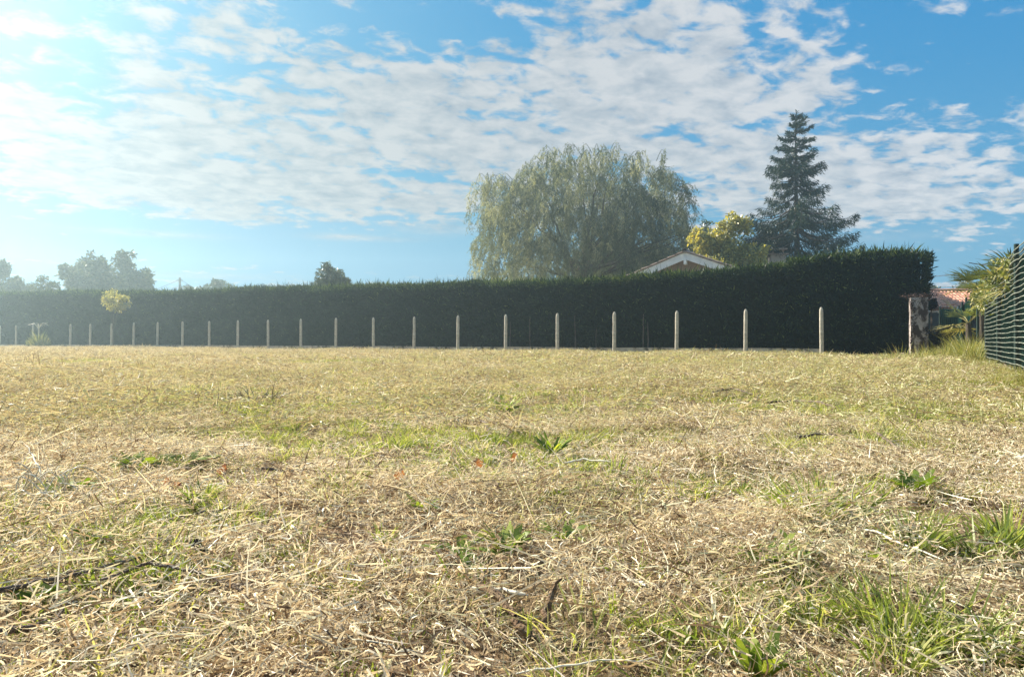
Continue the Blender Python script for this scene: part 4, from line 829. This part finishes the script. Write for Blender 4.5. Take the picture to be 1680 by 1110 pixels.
# ------------------------------------------------------------------ individual foreground finds
CLEAR = []
def gp(px, py):
    x, y = G(px, py, .015); CLEAR.append((x, y - .03, .05 + .012 * y)); return np.array([x, y, float(gz(x, y))])
def stick(name, label, pxs, rad, m_, lift=.02, cat='stick', k_=7, jit=.004, ends=None, side=0, group=None):
    """a fallen stick through photograph pixels on the ground; lift may be a list of heights"""
    pts_ = [gp(*p_) for p_ in pxs]; c = pts_[0].copy(); n_ = len(pts_); lf = lift if isinstance(lift, (list, tuple)) else [lift] * n_
    P = np.array([p_ + [0, 0, l_ + .022] for p_, l_ in zip(pts_, lf)]) - c
    t0_ = np.linspace(0, 1, n_); t1_ = np.linspace(0, 1, max(9, n_ * 3)); P = np.stack([np.interp(t1_, t0_, P[:, q_]) for q_ in range(3)], 1) + RNG.normal(0, jit, (len(t1_), 3)) * [1, 1, .5]
    rr = np.linspace(rad, rad * (.55 if ends is None else ends), len(t1_)) * RNG.uniform(.85, 1.15, len(t1_)); rr[0] *= .6; rr[-1] *= .5
    a = Acc(); a.tube(P, rr, k_)
    o = empty(name, c, label, cat, group); a.obj('stem', m_, o, True)
    for s_ in range(side):
        i_ = random.randint(2, len(t1_) - 3); d_ = unit(P[i_ + 1] - P[i_] + RNG.normal(0, .6, 3) * np.linalg.norm(P[i_ + 1] - P[i_]) * [1, 1, .25]); l_ = random.uniform(.04, .11)
        b = Acc(); b.tube([P[i_], P[i_] + d_ * l_ * .5 + [0, 0, .01], P[i_] + d_ * l_ + [0, 0, .012]], [rad * .5, rad * .4, rad * .2], 5); b.obj('side_twig', m_, o)
    return o
T = M['twig']; W_ = M['wood']; PS = M['pale_stem']
stick('fallen_branch', 'dark bare branch reaching in from the lower left edge, upper one of two', [(-40, 1012), (60, 992), (150, 975), (235, 958)], .0055, T, .03, 'branch', side=3)
stick('fallen_branch', 'thicker dark branch at the lower left edge, below the bare branch', [(-40, 1052), (30, 1040), (80, 1030), (112, 1022)], .007, T, .02, 'branch', side=1)
stick('fallen_branch', 'thin forked branch sloping down from the middle of the lower left straw', [(170, 990), (240, 966), (300, 972), (350, 984), (405, 1002)], .0035, T, .035, 'branch', side=4)
stick('twig', 'straight dark twig lying level in the left middle ground', [(428, 775), (480, 773), (548, 776)], .006, T, .03, 'twig')
stick('twig', 'dark twig slanting up to the right behind the level twig', [(335, 772), (370, 756), (412, 742)], .008, T, .03, 'twig', side=2)
stick('twig', 'short dark twig on straw left of the dark bark piece', [(190, 853), (218, 846), (246, 838)], .004, T, .02, 'twig')
stick('twig', 'brown twig lying behind the dark bark piece', [(262, 878), (300, 866), (350, 858), (385, 853)], .004, T, .012, 'twig')
stick('wood_stub', 'short dark wooden stub standing up left of centre front', [(822, 836), (816, 826), (808, 822)], .008, T, [.0, .035, .05], 'stick')
stick('wood_stub', 'small dark leaning stub in the middle distance near centre', [(806, 710), (796, 702), (786, 698)], .011, T, [.0, .03, .05], 'stick')
stick('twig', 'curved dark twig on the field right of centre, farthest one', [(1165, 656), (1200, 653), (1238, 660)], .012, T, .04, 'twig')
stick('twig', 'long thin arching twig on the pale straw right of centre', [(1252, 672), (1300, 668), (1340, 678), (1372, 692)], .009, T, .05, 'twig', side=2)
stick('twig', 'dark level twig with a knotted end on the right middle ground', [(1300, 733), (1350, 731), (1398, 736)], .007, T, .035, 'twig', side=1)
stick('twig', 'short dark twig sloping down right of the knotted twig', [(1438, 732), (1460, 742), (1488, 756)], .007, T, .03, 'twig')
stick('wood_piece', 'brown splintered stick lying diagonally at the bottom centre', [(787, 976), (815, 992), (846, 1012)], .0085, W_, [.028, .02, .012], 'stick', ends=.9)
stick('wood_piece', 'short brown broken stick end right of the diagonal stick', [(846, 1022), (862, 1030), (878, 1040)], .0085, W_, [.02, .015, .01], 'stick', ends=.9)
stick('wood_piece', 'curved brown bark strip standing up at the bottom centre', [(890, 1022), (896, 1010), (908, 1006), (922, 1002)], .0075, W_, [.0, .022, .045, .062], 'bark', ends=.5)
stick('wood_piece', 'flat tan stick at the bottom left of the diagonal stick', [(742, 1038), (775, 1047), (808, 1056)], .0065, W_, .012, 'stick', ends=.8)
stick('wood_piece', 'pale tan straw bundle above the diagonal stick', [(775, 972), (820, 975), (868, 985)], .006, PS, .014, 'stick', ends=.6)
stick('pale_stalk', 'long bleached stalk lying across the lower left straw', [(120, 1028), (200, 1014), (300, 1010), (405, 1022)], .0022, PS, .035, 'stalk')
stick('pale_stalk', 'bleached stalk below the long one at the lower left', [(95, 1052), (220, 1048), (330, 1050)], .002, PS, .02, 'stalk')
stick('pale_stalk', 'bleached stalk slanting down right in the right foreground', [(1284, 866), (1300, 884), (1319, 912)], .0035, PS, .03, 'stalk')
stick('pale_stalk', 'long pale stalk crossing the straw at the right foreground', [(1418, 908), (1475, 926), (1545, 952)], .003, PS, .03, 'stalk')
stick('pale_stalk', 'pale stalk above the long crossing stalk in the right foreground', [(1478, 890), (1515, 904), (1548, 924)], .003, PS, .03, 'stalk')
stick('pale_stalk', 'tall thin dry stalk leaning upright in the right foreground', [(1392, 884), (1398, 884), (1404, 884)], .0024, PS, [.0, .07, .15], 'stalk')
stick('pale_stalk', 'pale level stalk near the bottom edge right of centre', [(850, 1104), (950, 1098), (1080, 1097)], .0018, PS, .02, 'stalk')
stick('pale_stalk', 'long pale stalk along the bottom left of centre', [(520, 1062), (640, 1078), (700, 1094)], .0018, PS, .025, 'stalk')
stick('pale_stalk', 'pale bent stalk on straw right of centre in the middle ground', [(925, 775), (960, 770), (1000, 776)], .005, PS, .03, 'stalk')
stick('pale_stalk', 'white chip of stalk at the right of the front centre', [(1028, 968), (1045, 972), (1060, 978)], .004, PS, .02, 'stalk')
# bark piece
c = gp(328, 918) + [0, 0, .012]; bk = empty('bark_piece', c, 'dark crumpled piece of bark lying on the left foreground straw', 'bark'); a = Acc()
u_, v_ = np.meshgrid(np.linspace(0, 1, 12), np.linspace(-1, 1, 7), indexing='ij')
V = np.stack([-.022 + .045 * u_ + .010 * v_, .012 - .03 * u_ + .004 * v_, .026 - .022 * u_ + .008 * (1 - v_ * v_) + RNG.normal(0, .0022, u_.shape) + .004 * np.sin(u_ * 17)], -1).reshape(-1, 3)
i_ = (np.arange(11)[:, None] * 7 + np.arange(6)[None]).ravel(); Q = np.stack([i_, i_ + 1, i_ + 8, i_ + 7], 1); a.add(V, Q, .5)
M['dark_bark'] = solid('dark_bark', (0.03, 0.022, 0.016), (0.11, 0.08, 0.055), 60, .95, 1.0, 150)
bk.scale = (.75, .75, .75); o = a.obj('bark', M['dark_bark'], bk); sm_ = o.modifiers.new('thick', 'SOLIDIFY'); sm_.thickness = .005
# fallen leaves
def fallen_leaf(label, px, py, s_, m_=None, tilt=(.7, .2)):
    m_ = m_ or M['dead_leaf']; c = gp(px, py); k_ = 9; u_ = np.linspace(0, 1, k_); wv_ = np.sin(np.pi * np.clip(u_ * 1.05, 0, 1)) ** .7 * .36 * (1 + .25 * np.sin(u_ * 22))
    V = [];
    for i_ in range(k_):
        for s2_ in (-1, -.5, 0, .5, 1): V.append((s2_ * wv_[i_], u_[i_] - .5, .16 * s2_ * s2_ + .22 * (u_[i_] - .5) ** 2 + random.gauss(0, .012)))
    i_ = (np.arange(k_ - 1)[:, None] * 5 + np.arange(4)[None]).ravel(); me = mesh_np('blade', np.array(V) * s_, [np.stack([i_, i_ + 1, i_ + 6, i_ + 5], 1)], m_, RNG.random(len(V)) * .3 + .4, smooth=True)
    t = empty('fallen_leaf', c + [0, 0, .035 + s_ * .25], label, 'leaf'); t.rotation_euler = (tilt[0], tilt[1], random.random() * 6.28); ob('blade', me, t)
    a = Acc(); a.tube([(0, -.5 * s_, .05 * s_), (.05 * s_, -.7 * s_, .02 * s_), (.06 * s_, -.85 * s_, -.02 * s_)], .012 * s_ + .0006, 5); a.obj('stalk', T, t)
fallen_leaf('curled orange-brown dead leaf on the left middle straw', 274, 806, .055, tilt=(1.1, .3))
fallen_leaf('folded brown dead leaf just right of the curled orange one', 290, 815, .05, tilt=(.5, .8))
fallen_leaf('brown dead leaf upright near the centre of the field', 783, 772, .06, tilt=(1.2, .1))
fallen_leaf('small orange dead leaf right of the upright brown leaf', 846, 762, .05, tilt=(1.2, .4))
fallen_leaf('dark brown dead leaf left of centre on the middle straw', 656, 800, .05, tilt=(1.1, -.3))
fallen_leaf('brown leaf by the dark twigs in the left middle ground', 366, 784, .05, tilt=(1.0, -.3))
fallen_leaf('grey-green flat leaf lying on straw in the right foreground', 1428, 952, .038, M['weed'], tilt=(.2, .1))
# weeds: each leaf a part
WD = M['weed']
for (px, py, nf, L_, W2, up2, dr, lab) in (
        (832, 905, 11, .075, .022, 1.1, .55, 'dandelion clump with upright lobed leaves in the front centre'),
        (752, 902, 6, .075, .026, .35, .4, 'flat broad-leaved weed left of the central dandelion clump'),
        (925, 890, 9, .06, .014, .7, .5, 'narrow-leaved weed right of the central dandelion clump'),
        (1258, 938, 16, .075, .017, 1.1, .6, 'dense green leafy clump in the right foreground beside bare straw'),
        (1300, 925, 9, .06, .016, .7, .6, 'smaller leafy clump touching the dense green clump'),
        (1245, 1112, 12, .060, .015, 1.6, .4, 'dark upright leafy clump cut by the bottom edge right of centre'),
        (66, 1000, 4, .035, .032, .9, .3, 'single bright round-leaved weed by the lower left branches'),
        (161, 970, 3, .035, .012, 1.6, .2, 'tiny lime green shoot right of the round-leaved weed'),
        (160, 915, 9, .05, .014, .8, .5, 'yellow green weed on straw above the lower left branches'),
        (305, 770, 16, .085, .05, .5, .4, 'patch of rounded yellow green leaves in the left middle ground'),
        (228, 780, 12, .08, .04, .6, .4, 'looser leafy patch left of the rounded yellow green leaves'),
        (330, 838, 12, .06, .012, 1.2, .4, 'small bushy green tuft left of centre behind the bark piece'),
        (120, 815, 10, .08, .03, .5, .4, 'dark green weed behind the white curled stems at left'),
        (916, 822, 8, .03, .012, .8, .3, 'little bright yellow green rosette on straw right of centre'),
        (1168, 756, 10, .08, .035, .6, .4, 'broad green weed patch right of centre in the middle ground'),
        (1330, 860, 22, .10, .012, 1.0, .6, 'large soft green grass clump in the right middle ground'),
        (1372, 840, 18, .10, .012, 1.0, .6, 'second soft grass clump behind the large one on the right'),
        (1500, 905, 14, .075, .012, 1.2, .5, 'green blade-leaved clump in the right foreground'),
        (1500, 802, 9, .08, .035, .7, .4, 'bright broad-leaved weed on the right middle ground'),
        (1600, 905, 16, .075, .010, 1.0, .6, 'arching green grass clump near the right edge foreground'),
        (1650, 880, 16, .08, .010, 1.0, .6, 'arching green grass clump farthest right in the foreground'),
        (694, 842, 12, .06, .018, .8, .5, 'bushy yellow green weed left of the dark wooden stub'),
        (830, 672, 14, .13, .03, .9, .4, 'dark green tuft on the mid field near the centre'),
        (905, 740, 16, .11, .02, 1.0, .4, 'light green grass tuft right of centre in the middle ground'),
        (1205, 985, 10, .045, .006, 1.2, .4, 'thin dark grass tuft left of the leafy clumps, right foreground'),
        (1330, 1010, 14, .055, .007, 1.3, .4, 'spiky green grass tuft in the lower right foreground'),
        (1400, 1010, 14, .06, .007, 1.3, .4, 'spiky yellow green tuft right of the spiky green one'),
        (1480, 1030, 18, .085, .008, 1.1, .6, 'large arching grass tussock in the lower right foreground'),
        (1560, 1045, 18, .085, .008, 1.0, .7, 'broad pale grass tussock beside the large arching one'),
        (1160, 1050, 12, .05, .006, 1.1, .6, 'low grass tuft at the bottom right of centre'),
        (1070, 1030, 9, .04, .005, 1.4, .4, 'short orange-tipped tuft at the bottom right of centre'),
        (1470, 1085, 14, .06, .007, 1.2, .5, 'bottom edge grass tuft under the large arching tussock'),
        (1640, 1060, 16, .07, .008, 1.0, .6, 'grass tussock in the lower right corner')):
    c = gp(px, py); grassy = W2 < .013
    if grassy:
        k_ = nf * 6; t = empty('grass_clump', (c[0], c[1], c[2] + .018), lab, 'grass clump'); rd_ = L_ * random.uniform(.5, .9)
        V, Q, r = tuft(k_, L_ * .7, L_ * 1.6, W2 * .42, W2 * .75, rd_, .9 / up2, 0.0)
        ob('blades', mesh_np('blades', V, [Q], M['grass'], r), t)['kind'] = 'stuff'; continue
    fan_plant('weed' if not grassy else 'grass_clump', lab, c[0], c[1], c[2] + .026, int(nf * 1.6) + 3, L_ * 1.35, W2 * .95, M['grass'] if grassy else WD, 'weed' if not grassy else 'grass clump', up=up2 * 1.25, droop=dr * .8, ripple=0 if grassy else .13)
for (px, py, n_, L_, W2, lab, m_) in (
        (732, 1095, 5, .046, .0045, 'lime green upright shoot with cut tips at the bottom centre', WD), (588, 968, 4, .03, .004, 'small lime green shoot on straw left of centre', WD),
        (262, 1037, 2, .038, .006, 'dark green single blade standing in the lower left straw', WD), (548, 988, 4, .022, .004, 'tiny green sprig beside the small lime shoot', WD),
        (176, 1050, 3, .045, .004, 'brown cut stems standing in the lower left foreground', T), (700, 985, 5, .03, .005, 'brown dry stub cluster left of the bottom centre', W_),
        (1006, 1010, 4, .05, .004, 'thin green blade standing near the bark strip', WD), (398, 1002, 4, .028, .004, 'pale green sprig at the end of the forked branch', WD),
        (868, 1035, 3, .055, .003, 'slim green blade behind the splintered sticks', WD), (612, 1110, 3, .03, .004, 'small shoot at the bottom edge left of centre', WD)):
    c = gp(px, py); t = empty('shoot', c + [0, 0, .026], lab, 'shoot')
    for k_ in range(n_):
        d_ = unit(np.array([[RNG.normal(0, .10), RNG.normal(0, .1), 1.]])); V, Q, r = blades(np.array([[RNG.normal(0, .003), RNG.normal(0, .003), 0]]), d_, np.array([L_ * random.uniform(.7, 1.1)]), np.array([W2]), np.array([[RNG.normal(0, .06), 0, -.02]]), 4, unit(np.array([[1., random.uniform(-.4, .4), 0]])), 'blade')
        ob('blade', mesh_np('blade', V, [Q], m_, r * 0 + .8, smooth=True), t)
# white curled dry stems at left
def curly(label, px, py, n_, s_, m_=None, upr=1.0):
    c = gp(px, py) + [0, 0, .025]; t = empty('dry_stems', c, label, 'dry plant')
    for k_ in range(n_):
        x0 = RNG.normal(0, s_ * .45, 2); t1 = np.linspace(0, 1, 9); h_ = s_ * random.uniform(.3, 1.1) * upr; cu = RNG.normal(0, .35, 4)
        P = np.column_stack([x0[0] + s_ * (cu[0] * t1 + .25 * np.sin(t1 * 4 + cu[1] * 9)), x0[1] + s_ * cu[2] * t1 * .5, h_ * np.sin(t1 * random.uniform(1.5, 3.0))])
        a = Acc(); a.tube(P, np.linspace(s_ * .022, s_ * .012, 9), 5); a.obj('stem', m_ or PS, t, True)
curly('tangle of bleached curly stems at the left edge of the middle ground', 66, 838, 16, .11)
stick('pale_stalk', 'thick white curved stem rising behind the bleached tangle at left', [(78, 812), (66, 798), (54, 786), (44, 780)], .005, PS, [.02, .05, .075, .10], 'stalk')
curly('small tangle of white stems right of the bleached tangle', 100, 822, 8, .07)
c = gp(418, 664); t = empty('dead_bush', c, 'grey brown dead bush standing out on the far left field', 'dry bush')
V, Q, r = tuft(100, .06, .22, .004, .009, .17, 1.0, 0.0); ob('stems', mesh_np('stems', V, [Q], M['brown_leaf'], r), t)['kind'] = 'stuff'
curly('pale curled roots under the broad-leaved weed in the front centre', 735, 925, 8, .035)
curly('brown dry tuft under the dandelion clump in the front centre', 858, 940, 22, .03, M['wood'], 1.3)
curly('orange-brown dry tuft right of the bark strip', 940, 1012, 22, .026, M['wood'], 1.1)

# ------------------------------------------------------------------ the matted straw around them
x, y = thin(*pts(62, 0.0, 4.6, back=.3), .62)
if CLEAR:                                    # the straw lies thinner where plants and sticks push through
    cl = np.array(CLEAR); dd = np.hypot(x[:, None] - cl[None, :, 0], y[:, None] - cl[None, :, 1]) - cl[None, :, 2]; nr = dd.min(1) < 0
    k_ = ~(nr & (RNG.random(len(x)) < .50)); x, y, nr = x[k_], y[k_], nr[k_]
lift_ = .05 * np.clip(pile(x, y), 0, 1) * RNG.random(len(x)); lift_[nr] = -.008
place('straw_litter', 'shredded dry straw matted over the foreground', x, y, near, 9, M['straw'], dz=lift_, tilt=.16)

# ------------------------------------------------------------------ haze, an added volume standing in for lens glare
hz = Acc(); hz.box(-88, 64, -32, 138, -1.5, 15.6); me = hz.mesh('haze', [])
me.materials.clear()
m_, n = mat('glare_haze'); pv = n.n('ShaderNodeVolumePrincipled'); pv.inputs['Color'].default_value = (0.72, 0.94, 1.0, 1); pv.inputs['Density'].default_value = 0.0023; pv.inputs['Anisotropy'].default_value = 0.74
o_ = n.n('ShaderNodeOutputMaterial'); n.l(pv.outputs[0], o_.inputs['Volume']); me.materials.append(m_)
tag(ob('haze', me), 'thin bluish haze filling the air, added to stand in for lens glare', kind='stuff')
